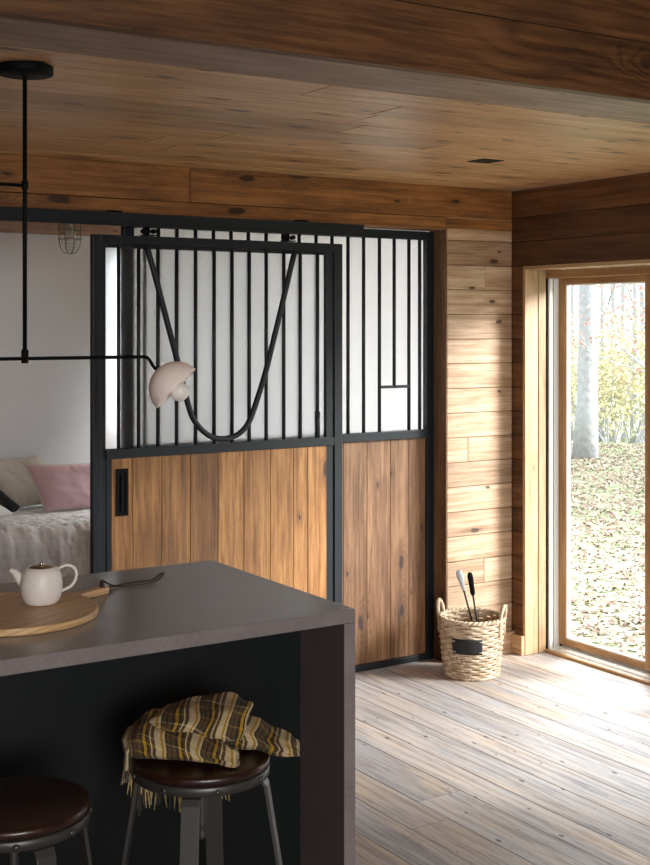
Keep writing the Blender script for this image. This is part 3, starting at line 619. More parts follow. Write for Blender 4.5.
# ------------------------------------------------------------------ bar stools
S, CC = sin(radians(57.5)), cos(radians(57.5))
def stool(loc, ang, label):
    r = empty('bar_stool', loc, label, 'stool', None, ang); H = .70; R = .150
    def P(m, n, mat, par=None, lab=None, **k):
        o = m.build(n, mat, par or r, **k)
        if lab: o['label'] = lab
        return o
    b = MB(); b.lathe([(0, H-.020), (R-.007, H-.020), (R-.001, H-.016), (R, H-.006), (R-.003, H-.001), (R-.009, H), (0, H-.001)], seg=56, seed=.2)
    P(b, 'seat', M['seat'], lab='dark reddish brown round wooden seat')
    b = MB(); b.lathe([(R-.010, H-.0205), (R-.003, H-.0205), (R-.001, H-.0225), (R-.0015, H-.040), (R-.006, H-.0415), (R-.010, H-.040), (R-.010, H-.0205)], seg=56); ring = P(b, 'seat_ring', M['steel'])
    for k in range(8):
        a = pi/8 + k*pi/4; b = MB(); b.lathe([(0, .006), (.004, .0055), (.0062, .003), (.0065, 0), (0, 0)], (cos(a)*(R-.002), sin(a)*(R-.002), H-.031), 10, axis=(cos(a), sin(a), .05)); P(b, 'bolt', M['steel'], ring)
    b = MB(); pr = [(0, H-.16)]
    z = H-.155
    while z < H-.07: pr += [(.0085, z), (.0105, z+.003)]; z += .006
    pr += [(.016, H-.07), (.016, H-.050), (.03, H-.048), (.03, H-.021), (0, H-.021)]
    pr[0:1] = [(0, H-.185), (.007, H-.185), (.009, H-.178), (.007, H-.170), (.0075, H-.158)]
    b.lathe(pr, seg=18); P(b, 'screw_post', M['steel'])
    for k in range(4):
        a = k*pi/2; rot = Matrix.Rotation(a, 3, 'Z'); b = MB()
        # flat bar: horizontal arm under the ring bending down into the splayed leg
        prof = [(.02, H-.047), (.124, H-.047), (.136, H-.051), (.143, H-.061), (.245, .004)]
        for side in (0,):
            t, wd = .008, .020
            top = []; bot = []
            for i, (rr, zz) in enumerate(prof):
                a0 = prof[max(i-1, 0)]; a1 = prof[min(i+1, len(prof)-1)]; dx, dz = a1[0]-a0[0], a1[1]-a0[1]; L = math.hypot(dx, dz); nx, nz = -dz/L, dx/L
                top.append((rr+nx*t/2, zz+nz*t/2)); bot.append((rr-nx*t/2, zz-nz*t/2))
            V = [[b.bm.verts.new(rot @ Vector((p[0], sy*wd, p[1]))) for sy in (-1, 1)] for p in top]; W = [[b.bm.verts.new(rot @ Vector((p[0], sy*wd, p[1]))) for sy in (-1, 1)] for p in bot]
            for i in range(len(prof)-1):
                for q in ((V[i][0], V[i][1], V[i+1][1], V[i+1][0]), (W[i][0], W[i+1][0], W[i+1][1], W[i][1]), (V[i][0], V[i+1][0], W[i+1][0], W[i][0]), (V[i][1], W[i][1], W[i+1][1], V[i+1][1])): b.bm.faces.new(q)
            b.bm.faces.new((V[0][0], W[0][0], W[0][1], V[0][1])); b.bm.faces.new((V[-1][0], V[-1][1], W[-1][1], W[-1][0]))
        P(b, 'leg', M['steel'], bevel=.0012)
    return r
VA = math.atan2(-S, -CC)        # direction from the stools back to the viewer
st1 = stool((1.265, 2.491, 0), VA + radians(-4), 'round dark wood bar stool with steel legs under the plaid blanket')
def copy_tree(o, parent=None):
    c = o.copy(); COL.objects.link(c)
    if parent is not None: c.parent = parent
    for ch in list(o.children): copy_tree(ch, c)
    return c
st2 = copy_tree(st1); st2.location = (.824, 2.444, 0); st2.rotation_euler[2] = VA + radians(38)
st2['label'] = 'bare round dark wood bar stool at the bottom left corner'
for s_ in (st1, st2): s_['group'] = 'bar stools at the island'

# ------------------------------------------------------------------ plaid blanket on the right stool
SC0 = Vector((1.265, 2.491, .70)); AX = Vector((S, -CC, 0)); BXv = Vector((CC, S, 0))
def L(a, b_, z): return SC0 + AX*a + BXv*b_ + Vector((0, 0, z))
bl = empty('plaid_blanket', L(0, 0, .002), 'crumpled mustard, cream and brown plaid wool blanket heaped on the bar stool', 'blanket')
def interp(t, ks):
    for (t0, v0), (t1, v1) in zip(ks, ks[1:]):
        if t <= t1:
            q = (t-t0)/(t1-t0); q = q*q*(3-2*q); return v0 + (v1-v0)*q
    return ks[-1][1]
def lump(mb, a0, a1, front, back, bot, top, nu=60, nv=56, wr=.006, shear=.0, seed=0, us=1.0, folds=3, twist=0, power=.72):
    def fn(u, v):
        a = a0 + (a1-a0)*u; th = 2*pi*v
        f, bk, lo, hi = (interp(u, k) for k in (front, back, bot, top))
        cb, cz, rb, rz = (f+bk)/2, (lo+hi)/2, (bk-f)/2, (hi-lo)/2
        c, s = cos(th), sin(th)
        x = math.copysign(abs(c)**power, c); z = math.copysign(abs(s)**power, s)
        w_ = 1 + .06*sin(folds*th + 5*u + seed) * (1 if s > -.3 else .2)
        p = Vector((a*9 + seed, v*7, seed)); n = noise.noise(p)*wr*1.6 + noise.noise(p*2.3)*wr*.7 + wr*.9*abs(noise.noise(Vector((a*14+th*1.2, th*.7, seed+5))))
        bb = cb - x*(rb*w_ + n) ; zz = cz + z*(rz*w_ + (n if s > -.2 else 0))
        return L(a + shear*(zz-lo) + .012*noise.noise(Vector((v*5, u*2, seed))), bb, max(zz, lo*.98 if lo > 0 else zz))
    V = mb.grid(fn, nu, nv, uvf=lambda u, v: ((a0+(a1-a0)*u)*us + seed*.013, v*.42 + .1*u), wrap=True)
    for row, rev in ((V[0], 1), (V[-1], 0)):
        # rolled end, drawn in towards the core
        c = sum((q.co for q in row), Vector())/len(row); prev = row
        for k, (sc_, dp) in enumerate(((.86, .004), (.74, -.004), (.60, -.016))):
            sgn = -1 if rev else 1
            nr = [mb.bm.verts.new(c + (q.co-c)*sc_ + AX*(dp*sgn)) for q in row]
            for j in range(len(row)):
                j2 = (j+1) % len(row); f_ = mb.bm.faces.new((prev[j], prev[j2], nr[j2], nr[j])); mb._paint(f_, .3); f_.smooth = True
                for l, q in zip(f_.loops, (j, j+1, j+1, j)): l[mb.uv].uv = ((a0 if rev else a1) + k*.01, q/len(row)*.42)
            prev = nr
        f_ = mb.bm.faces.new(prev); mb._paint(f_, .3)
b = MB()
# lower roll lying across the seat, open at its right end
lump(b, -.165, .082, [(0, -.030), (.15, -.075), (.5, -.085), (.8, -.095), (1, -.105)], [(0, .06), (.3, .10), (.7, .08), (1, -.050)],
     [(0, .004), (.2, .003), (1, .003)], [(0, .050), (.2, .078), (.5, .066), (.8, .044), (1, .034)], seed=1, wr=.0055, shear=-.10, folds=2)
# upper folded layers, higher at the back
lump(b, -.142, .080, [(0, -.020), (.3, -.046), (.6, -.046), (.85, -.035), (1, -.01)], [(0, .08), (.4, .12), (.8, .12), (1, .09)],
     [(0, .03), (.5, .02), (1, .012)], [(0, .070), (.2, .090), (.45, .101), (.75, .104), (1, .098)], seed=4, wr=.0075, shear=.30, folds=3)
# tail flopping out over the right rim
lump(b, .06, .212, [(0, -.01), (.4, -.012), (.8, -.02), (1, .0)], [(0, .12), (.4, .11), (.8, .085), (1, .05)],
     [(0, .004), (.45, .004), (.72, -.006), (1, -.008)], [(0, .070), (.35, .058), (.7, .040), (.9, .030), (1, .018)], seed=9, wr=.007, shear=-.1, nu=34, folds=2)
part(b, 'blanket_folds', M['plaid'], bl)
# the sheet hanging down behind and left of the seat
b = MB()
def hang(u, v):
    ang = radians(200 - 140*u)          # angle around the seat in (a, b): from left to back right
    ea, eb = cos(ang), sin(ang)
    r_ = .135 + .030*min(1, v*3) + .006*sin(u*26) * v
    dr = .045 + .115*interp(u, [(0, 0), (.12, .05), (.34, 1), (.85, 1), (1, .75)])
    z = .030 - .01*v*v
    if v > .25: z = .030 - (v-.25)/.75*(dr + .016*sin(u*11))
    return L(ea*r_, eb*r_, z + .004*noise.noise(Vector((u*8, v*6, 2))))
b.grid(hang, 60, 24, uvf=lambda u, v: (u*.40, v*.17))
part(b, 'hanging_edge', M['plaid'], bl, solid=.004)
for k in range(60):
    u = (k+.5)/60; p = hang(u, 1.0); dark_ = random.random() > .6
    ln = random.uniform(.028, .05) * (.6 if u < .15 else 1); dx = random.uniform(-.008, .008); dy = random.uniform(-.006, .006)
    b = MB(); b.tube([p + Vector((0, 0, .006)), p + Vector((dx*.3, dy*.3, -ln*.4)), p + Vector((dx, dy, -ln))], [.0013, .0023, .0010], 5)
    part(b, 'tassel', M['yarn_dark'] if dark_ else M['yarn'], bl)

# ------------------------------------------------------------------ things on the counter
ZT = .92
cb_ = Vector((1.031, 3.071, ZT)); RB = .212
bd = empty('serving_board', cb_, 'round wooden paddle board lying on the grey counter under the teapot', 'board')
b = MB(); n = 96; ring = []
ha = math.atan2(.129, .294); hw = .021
def outline(k):
    a = 2*pi*k/n; d_ = (a - ha + pi) % (2*pi) - pi; return a, d_
pts = []
for k in range(n):
    a, d_ = outline(k)
    if abs(d_) < .24: continue
    pts.append((abs((d_) % (2*pi)), Vector((cos(a)*RB, sin(a)*RB, 0))))
pts.sort(key=lambda q: q[0]); loop = [p for _, p in pts]
hx, hy = Vector((cos(ha), sin(ha), 0)), Vector((-sin(ha), cos(ha), 0))
neck = [(RB+.002, -hw*1.35), (RB+.018, -hw*.95), (RB+.05, -hw*.8), (RB+.10, -hw*.85), (RB+.118, -hw*.7), (RB+.124, -hw*.3), (RB+.124, hw*.3), (RB+.118, hw*.7), (RB+.10, hw*.85), (RB+.05, hw*.8), (RB+.018, hw*.95), (RB+.002, hw*1.35)]
loop = loop + [hx*p + hy*q for p, q in neck]
T = .019
vt = [b.bm.verts.new(cb_ + p + Vector((0, 0, T))) for p in loop]; vb = [b.bm.verts.new(cb_ + p + Vector((0, 0, .0005))) for p in loop]
ft = b.bm.faces.new(vt); fb_ = b.bm.faces.new(vb[::-1]); fs = [b.bm.faces.new((vb[i], vb[(i+1) % len(vb)], vt[(i+1) % len(vt)], vt[i])) for i in range(len(vt))]
for f in [ft, fb_] + fs:
    b._paint(f, .4, .1)
    for l in f.loops: q = l.vert.co - cb_; l[b.uv].uv = (q.dot(hx) + 3, q.dot(hy) + 2 + q.z*2)
part(b, 'paddle', M['board'], bd, bevel=.004, segs=3)
e = cb_ + hx*(RB+.108) + Vector((0, 0, T))
b = MB(); rp = [(1.318, 3.190, .930), (1.330, 3.213, .952), (1.352, 3.238, .940), (1.385, 3.250, .9245), (1.43, 3.244, .9245), (1.475, 3.236, .925), (1.510, 3.242, .932), (1.530, 3.256, .942), (1.527, 3.268, .941), (1.50, 3.262, .928), (1.45, 3.256, .9285), (1.405, 3.262, .9255), (1.365, 3.246, .9245), (1.342, 3.218, .925), (1.328, 3.196, .930), (1.322, 3.186, .9395)]
b.tube(smoothp(rp, 6), .0058, 8, flat=(.35, 1.0)); part(b, 'leather_strap', M['leather'], bd, 'looped dark brown leather thong')

tp0 = Vector((1.112, 3.086, ZT + T + .0008))
tp = empty('teapot', tp0, 'small white ceramic teapot with steel lid standing on the round board', 'teapot')
b = MB(); prof = [(0, 0), (.034, 0), (.040, .002), (.048, .014), (.0535, .034), (.0535, .054), (.050, .074), (.044, .088), (.037, .0935), (.033, .0945), (.031, .0925), (.031, .086), (0, .086)]
b.lathe(prof, tp0, 48); part(b, 'body', M['ceramic'], tp, sub=1)
b = MB(); b.lathe([(.0, .0985), (.012, .098), (.026, .096), (.0305, .0935), (.0305, .0865), (0, .0865)], tp0, 36); b.lathe([(0, .106), (.005, .105), (.006, .101), (.003, .098)], tp0, 14); part(b, 'lid', M['lid'], tp, 'small flat steel lid')
b = MB(); hd = Vector((S, -CC, 0))*.93 + Vector((CC, S, 0))*.25; hd.normalize(); zz = Vector((0, 0, 1))
b.tube(smoothp([tp0 + hd*.040 + zz*.086, tp0 + hd*.058 + zz*.0945, tp0 + hd*.076 + zz*.092, tp0 + hd*.087 + zz*.076, tp0 + hd*.084 + zz*.056, tp0 + hd*.072 + zz*.040, tp0 + hd*.048 + zz*.030]), [.0052]*25, 12, flat=(.75, 1.2)); part(b, 'handle', M['ceramic'], tp)
sp = -Vector((S, -CC, 0)).normalized()
b = MB(); q = smoothp([tp0 + sp*.040 + zz*.052, tp0 + sp*.055 + zz*.064, tp0 + sp*.066 + zz*.078, tp0 + sp*.080 + zz*.085]); m_ = len(q)
b.tube(q, [.017 - .0115*i/(m_-1) for i in range(m_)], 14); part(b, 'spout', M['ceramic'], tp)

# ------------------------------------------------------------------ pendant lamp over the island
PX, PY = 1.102, 3.182
pl = empty('pendant_lamp', (PX, PY, ZC), 'black branching pendant lamp with a blush dome shade over the island', 'lamp')
b = MB(); b.lathe([(0, 0), (.072, 0), (.073, -.002), (.073, -.020), (.070, -.022), (0, -.022)], (PX, PY, ZC-.0005), 48); cp = part(b, 'canopy', M['blackflat'], pl)
b = MB(); b.tube([(PX, PY, ZC-.02), (PX, PY, 1.55)], .0058, 12); b.lathe([(0, 0), (.0095, 0), (.0095, .034), (.006, .037)], (PX, PY, 1.548), 14); b.lathe([(.006, 0), (.009, .002), (.009, .022), (.006, .024)], (PX, PY, 2.0), 14); b.lathe([(.006, -.012), (.0085, -.010), (.0085, 0)], (PX, PY, ZC-.022), 14)
part(b, 'stem', M['blackflat'], pl)
zA = 1.560
b = MB(); sh = Vector((1.536, PY, 1.470)); ax = Vector((.72*.8434, -.72*.5373, -.70)).normalized()
top = sh - ax*.078
b.tube(smoothp([(PX-.9, PY, zA), (PX, PY, zA), (1.40, PY, zA), (1.438, PY, zA), (1.452, PY, zA-.006), top - ax*.010 + Vector((0, 0, 0)), top + ax*.004], 5), .0047, 10); part(b, 'arm', M['blackflat'], pl)
b = MB(); b.tube([(PX, PY, 2.010), (PX-.95, PY, 2.010)], .0047, 10); part(b, 'arm', M['blackflat'], pl)
b = MB(); R_ = .076; pr = [(R_*sin(t), -R_*cos(t)*1.0) for t in [i*pi/2/18 for i in range(19)]]
pr2 = [((R_-.004)*sin(t), -(R_-.004)*cos(t)) for t in [i*pi/2/18 for i in range(18, -1, -1)]]
b.lathe(pr + pr2, sh, 56, axis=ax); ls = part(b, 'lamp_shade', M['shade'], pl, 'blush white half dome shade')
b = MB(); R2 = .027; b.lathe([(R2*sin(t), -R2*cos(t)) for t in [i*pi/14 for i in range(15)]], sh + ax*.012, 28, axis=ax); part(b, 'bulb', M['globe'], ls, 'round white bulb')
b = MB(); b.lathe([(0, -.072), (.012, -.072), (.012, -.018), (.010, -.014), (0, -.014)], sh, 16, axis=ax); part(b, 'socket', M['blackflat'], ls)

# ------------------------------------------------------------------ recessed ceiling light
rl = empty('downlight', (3.335, 4.005, ZC), 'small black square light recessed in the plank ceiling near the corner', 'light')
b = MB(); cx, cy, h_ = 3.335, 4.007, .054
for q in ((-h_, h_, -h_, -h_+.006), (-h_, h_, h_-.006, h_), (-h_, -h_+.006, -h_+.006, h_-.006), (h_-.006, h_, -h_+.006, h_-.006)): b.box((cx+q[0], cy+q[2], ZC-.0025), (cx+q[1], cy+q[3], ZC-.0002))
part(b, 'trim_ring', M['blackflat'], rl)
b = MB(); b.box((cx-h_+.006, cy-h_+.006, ZC-.0015), (cx+h_-.006, cy+h_-.006, ZC-.0004)); part(b, 'baffle', M['blackflat'], rl)

# ------------------------------------------------------------------ basket with tools
BC = Vector((3.775, 4.640, 0))
bk = empty('woven_basket', BC, 'round natural seagrass basket with two loop handles and a black plaque on the floor', 'basket')
HB = .268
def rad(z): return .124 + .026*(z/HB)**.8
b = MB(); nrow = 21
for k in range(nrow):
    z = .008 + k*(HB-.012)/(nrow-1)
    pts = []; m_ = 96; st_ = 12
    for i in range(m_):
        a = 2*pi*i/m_; off = .0038*sin(a*st_ + (k % 2)*pi) + .0012*noise.noise(Vector((cos(a)*4, sin(a)*4, k*3.1)))
        pts.append(BC + Vector((cos(a)*(rad(z)+off), sin(a)*(rad(z)+off), z + .0025*noise.noise(Vector((cos(a)*3, sin(a)*3, k*1.7))) + .0015*cos(a*st_ + (k % 2)*pi))))
    b.tube(pts, .0070, 8, closed=True, flat=(1.0, .78))
b.lathe([(0, .003), (.118, .003), (.118, .010), (0, .010)], BC, 32)
part(b, 'woven_body', M['wicker'], bk)
b = MB()
for i in range(24):
    a = 2*pi*(i+.5)/24; b.tube([BC + Vector((cos(a)*(rad(z)-.002), sin(a)*(rad(z)-.002), z)) for z in (.004, .09, .18, HB)], .0035, 6)
part(b, 'stakes', M['stake'], bk)
b = MB(); m_ = 160
for ph in (0, pi):
    b.tube([BC + Vector((cos(2*pi*i/m_)*(rad(HB)+.005*cos(i*pi/4+ph)), sin(2*pi*i/m_)*(rad(HB)+.005*cos(i*pi/4+ph)), HB + .002 + .004*sin(i*pi/4+ph))) for i in range(m_)], .0068, 8, closed=True)
part(b, 'rim', M['wicker'], bk)
b = MB()
for ph in (0, pi): b.tube([BC + Vector((cos(2*pi*i/m_)*(rad(0)+.003*cos(i*pi/4+ph)), sin(2*pi*i/m_)*(rad(0)+.003*cos(i*pi/4+ph)), .009 + .003*sin(i*pi/4+ph))) for i in range(m_)], .006, 8, closed=True)
part(b, 'foot_rim', M['wicker'], bk)
for sg in (-1, 1):
    hd_ = (Vector((S, -CC, 0))*cos(radians(24)) - Vector((CC, S, 0))*sin(radians(24)))*sg; tn = Vector((-hd_.y, hd_.x, 0)); c = BC + hd_*(rad(HB)-.003)
    b = MB(); core = [c + tn*.036 + Vector((0, 0, HB-.07))]
    for i in range(25):
        t = pi*i/24; core.append(c + tn*(.038*cos(t)) + hd_*(.014*sin(t)) + Vector((0, 0, HB - .03 + .098*sin(t)**.7)))
    core.append(c - tn*.036 + Vector((0, 0, HB-.07)))
    b.tube(core, .0085, 10); sm = smoothp(core, 5)       # binding cord wound round the handle
    b.tube([sm[i] + (tn*cos(i*1.3) + hd_*sin(i*1.3))*.0078 for i in range(6, len(sm)-6)], .003, 5)
    part(b, 'handle', M['wicker'], bk)
b = MB(); pa = math.atan2(-S, -CC) - radians(14)
def plq(u, v):
    a = pa + radians(26)*(2*u-1); z = .128 + .070*v; r_ = rad(z) + .0145; return BC + Vector((cos(a)*r_, sin(a)*r_, z))
b.grid(plq, 20, 6); part(b, 'plaque', M['chalk'], bk, 'blank black chalkboard plaque', solid=.004)
for u, v in ((.03, .15), (.03, .85), (.97, .15), (.97, .85)):
    p = plq(u, v); n_ = Vector((p.x-BC.x, p.y-BC.y, 0)).normalized(); t_ = Vector((-n_.y, n_.x, 0))
    b = MB(); b.tube([p - t_*.013 - n_*.004, p - t_*.008 + n_*.003, p + t_*.008 + n_*.003, p + t_*.013 - n_*.004], .0022, 6); part(b, 'tie', M['wicker'], bk)

def tool(bot, topp, label, gm, kind):
    bot, topp = Vector(bot), Vector(topp); d_ = (topp-bot).normalized()
    r = empty('fire_tool', bot, label, 'tool'); g0 = bot + d_*((topp-bot).length - .118)
    b = MB(); b.tube([bot, g0 + d_*.01], .0046, 8); b.tube([bot, bot + d_*.06], [.012, .006], 8, flat=(.35, 1)); part(b, 'shaft', M['black'], r)
    b = MB(); n_ = 12
    if kind == 0: rr = [.005, .007, .009, .0095, .010, .011, .013, .0145, .0155, .0155, .014, .010]
    else: rr = [.005, .011, .012, .0115, .0115, .012, .0125, .013, .0135, .0135, .0125, .008]
    side = Vector((S, -CC, 0)); b.tube([g0 + d_*(.118*i/(n_-1)) for i in range(n_)], rr, 12, flat=((1, .45) if kind == 0 else (1, .6)), up=side)
    part(b, 'grip', gm, r)
tool((3.855, 4.672, .085), (3.675, 4.612, .503), 'slim black fire tool with pale grey flat grip standing in the basket', M['grey_grip'], 0)
tool((3.852, 4.650, .05), (3.738, 4.608, .487), 'slim fire tool with black grip standing in the basket beside the grey gripped one', M['blackflat'], 1)

# ------------------------------------------------------------------ bed, duvet and cushions
BB0, BB1, BF, BBk, BT = 1.55, 3.85, 6.30, 7.34, .56
bed = empty('daybed', (2.7, 6.8, 0), 'low wooden bed base under the white linen cover in the bedroom', 'bed')
b = MB(); b.box((BB0+.06, BF+.06, .12), (BB1-.06, BBk-.02, .28), grain=0); part(b, 'base', M['sash'], bed, bevel=.005)
b = MB(); b.box((BB0+.05, BF+.05, .285), (BB1-.05, BBk-.01, BT-.035)); part(b, 'mattress', M['linen'], bed, bevel=.04, segs=4)
for x in (BB0+.12, BB1-.17):
    for y in (BF+.10, BBk-.1): b = MB(); b.box((x, y, 0), (x+.05, y+.05, .12), grain=2); part(b, 'leg', M['sash'], bed)
b = MB()
def duv(u, v):
    x = BB0 + (BB1-BB0)*u; d_ = v*1.50      # distance from the back edge forwards, over the front edge and down
    W_ = BBk - BF - .03; R3 = .09
    if d_ < W_-R3: y, z = BBk-.02-d_, BT; ny, nz = 0, 1
    elif d_ < W_-R3 + R3*pi/2:
        t = (d_-(W_-R3))/R3; y = BBk-.02-(W_-R3) - R3*sin(t); z = BT - R3*(1-cos(t)); ny, nz = -sin(t), cos(t)
    else: t = d_-(W_-R3+R3*pi/2); y = BBk-.02-W_; z = BT-R3-t; ny, nz = -1, 0
    k = min(1, max(0, (d_-.5)/.5))
    p1 = Vector((x*4.0, d_*1.6, 0)); p2 = Vector((x*9, d_*3.2, 3))
    h = .012*noise.noise(Vector((x*3, d_*5, 1))) + .009*abs(noise.noise(Vector((x*8+d_*4, d_*9, 7)))) + .006*noise.noise(Vector((x*24, d_*30, 2)))
    h += .0035*abs(noise.noise(Vector((x*42, d_*38, 4)))) + .004*abs(noise.noise(Vector((x*20+d_*12, d_*24-x*6, 9))))
    h += k*(.018*noise.noise(p1) + .022*(1-abs(noise.noise(p2))*2.5) + .008*noise.noise(Vector((x*30, d_*10, 1))))
    drop = k*.01*noise.noise(Vector((x*7, 2, 2)))
    return Vector((x, y + ny*h, z + nz*h + drop))
b.grid(duv, 420, 260); o = b.build('linen_cover', M['linen'], solid=.006); tag(o, 'rumpled white linen cover draped over the front of the bed', 'bedspread')

def cushion(name, c, rot, wd, ht, th, mats, label, cat, seam=True, shear=0.0):
    r = empty(name, c, label, cat); r.rotation_euler = rot
    for sgn, nm, mt in ((1, 'front_cover', mats[0]), (-1, 'back_cover', mats[1])):
        b = MB()
        def f(u, v):
            x, y = 2*u-1, 2*v-1; e = (1-x**4)*(1-y**4); pin = 1 - .07*(abs(y)**2)*(1-abs(x)**3)
            pin2 = 1 - .10*(abs(x)**2)*(1-abs(y)**3)*.9; t_ = th/2*max(e, 0)**.45
            wrk = .007*noise.noise(Vector((x*9 + c[0]*5, y*2.5 + (3 if y < 0 else 0), sgn)))*(abs(y)**2)*(1-abs(y)**8) + .008*noise.noise(Vector((x*3, y*3, sgn*4 + c[0])))*e
            X = x*wd/2*(1 - .06*(1-x*x*0)*0)*(1-.05*(1-y*y)*abs(x)); Z = y*ht/2*(1-.07*(1-x*x)*abs(y))
            return Vector((X - shear*Z, -sgn*(t_ + wrk*(1 if e > 0 else 0)), Z))
        b.grid(f, 56, 44); b.build(nm, mt, r)
    if seam:
        b = MB(); pts = []
        def ed(x, y):
            z = y*ht/2*(1-.07*(1-x*x)*abs(y)); return Vector((x*wd/2*(1-.05*(1-y*y)*abs(x)) - shear*z, 0, z))
        for i in range(30): pts.append(ed(-1+2*i/30, -1))
        for i in range(30): pts.append(ed(1, -1+2*i/30))
        for i in range(30): pts.append(ed(1-2*i/30, 1))
        for i in range(30): pts.append(ed(-1, 1-2*i/30))
        b.tube(pts, .0045, 6, closed=True); b.build('piping', M['cream'], r)
    return r
cushion('cushion', (2.745, 7.00, .70), (radians(-20), radians(2), radians(4)), .54, .28, .13, [M['pink'], M['cream']], 'dusty pink velvet cushion with cream piping leaning at the back of the bed', 'cushion', True, .30)
cushion('cushion', (2.50, 7.20, .722), (radians(-16), 0, 0), .42, .30, .12, [M['cream'], M['charcoal']], 'cream linen cushion tilted behind the pink cushion', 'cushion', False, .85)
cushion('cushion', (2.255, 7.12, .665), (radians(-22), radians(42), 0), .40, .15, .07, [M['charcoal'], M['charcoal']], 'black cushion wedged beneath the cream cushion', 'cushion', False)
cushion('pillow', (2.05, 6.97, .612), (radians(-80), 0, radians(6)), .50, .26, .08, [M['linen'], M['linen']], 'flat white pillow at the left end of the bed', 'pillow', False)

# ------------------------------------------------------------------ caged jar light on the bedroom ceiling
cl = empty('cage_light', (2.464, 6.40, 2.32), 'small caged glass jar light hanging in the bedroom beyond the track', 'light'); lc = Vector((2.464, 6.40, 2.32))
b = MB(); b.lathe([(0, 0), (.06, 0), (.06, -.02), (.045, -.035), (.045, -.08), (.05, -.085), (.05, -.105), (0, -.105)], lc, 24); part(b, 'base', M['brass'], cl)
b = MB(); b.lathe([(.040, -.105), (.040, -.21), (.036, -.245), (.022, -.270), (0, -.278)], lc, 24); part(b, 'jar', M['glass'], cl, solid=.002)
b = MB(); b.lathe([(0, -.14), (.014, -.145), (.022, -.18), (.024, -.2), (.018, -.222), (0, -.23)], lc, 16); b.lathe([(.013, -.105), (.013, -.145)], lc, 12); part(b, 'bulb', M['globe'], cl)
b = MB()
for k in range(8):
    a = 2*pi*k/8; b.tube([lc + Vector((cos(a)*r_, sin(a)*r_, z)) for r_, z in ((.050, -.10), (.050, -.21), (.046, -.25), (.030, -.28), (.006, -.290))], .0022, 5)
for z in (-.115, -.165, -.213): b.tube([lc + Vector((cos(2*pi*i/28)*.051, sin(2*pi*i/28)*.051, z)) for i in range(28)], .0024, 5, closed=True)
part(b, 'wire_cage', M['brass'], cl)

cl.scale = (1.22, 1.22, 1.02)

# ------------------------------------------------------------------ outdoors
def gz(x, y):
    d_ = math.hypot(x-4.5, y-3); z = -.16 - .012*min(d_, 16)
    if d_ > 16.5: z -= .09*(d_-16.5)
    return z + .02*noise.noise(Vector((x*.6, y*.6, 0)))
b = MB(); b.grid(lambda u, v: Vector((4.48 + 42*u**1.5, -14 + 62*v, gz(4.48+42*u**1.5, -14+62*v))), 70, 110)
struct(b, 'ground', M['ground'])
def W(px, fw, z=None):
    lat = (px-325)/1260*fw; x, y = lat*S+fw*CC, -lat*CC+fw*S
    return Vector((x, y, gz(x, y) if z is None else z))
b = MB(); rg = random.Random(3)
for i in range(8000):
    fw = 5.6 + 15.5*rg.random()**.9; px = rg.uniform(500, 800) if rg.random() < .25 else rg.uniform(555, 662)
    p = W(px, fw)
    if p.x < 4.62: continue
    s_ = rg.uniform(.016, .036); a = rg.uniform(0, 2*pi); dx, dy = cos(a)*s_, sin(a)*s_; r = rg.random(); h1, h2 = rg.uniform(.002, .035), rg.uniform(.002, .035)
    vs = [b.bm.verts.new(p + Vector(q)) for q in ((-dx, -dy, h1), (dy*.7, -dx*.7, .006), (dx, dy, h2), (-dy*.7, dx*.7, .010))]
    b._paint(b.bm.faces.new(vs), r)
o = b.build('fallen_leaves', M['leaf'], fix=False); tag(o, 'fallen brown and yellow leaves scattered over the lawn outside', 'leaves', kind='stuff')

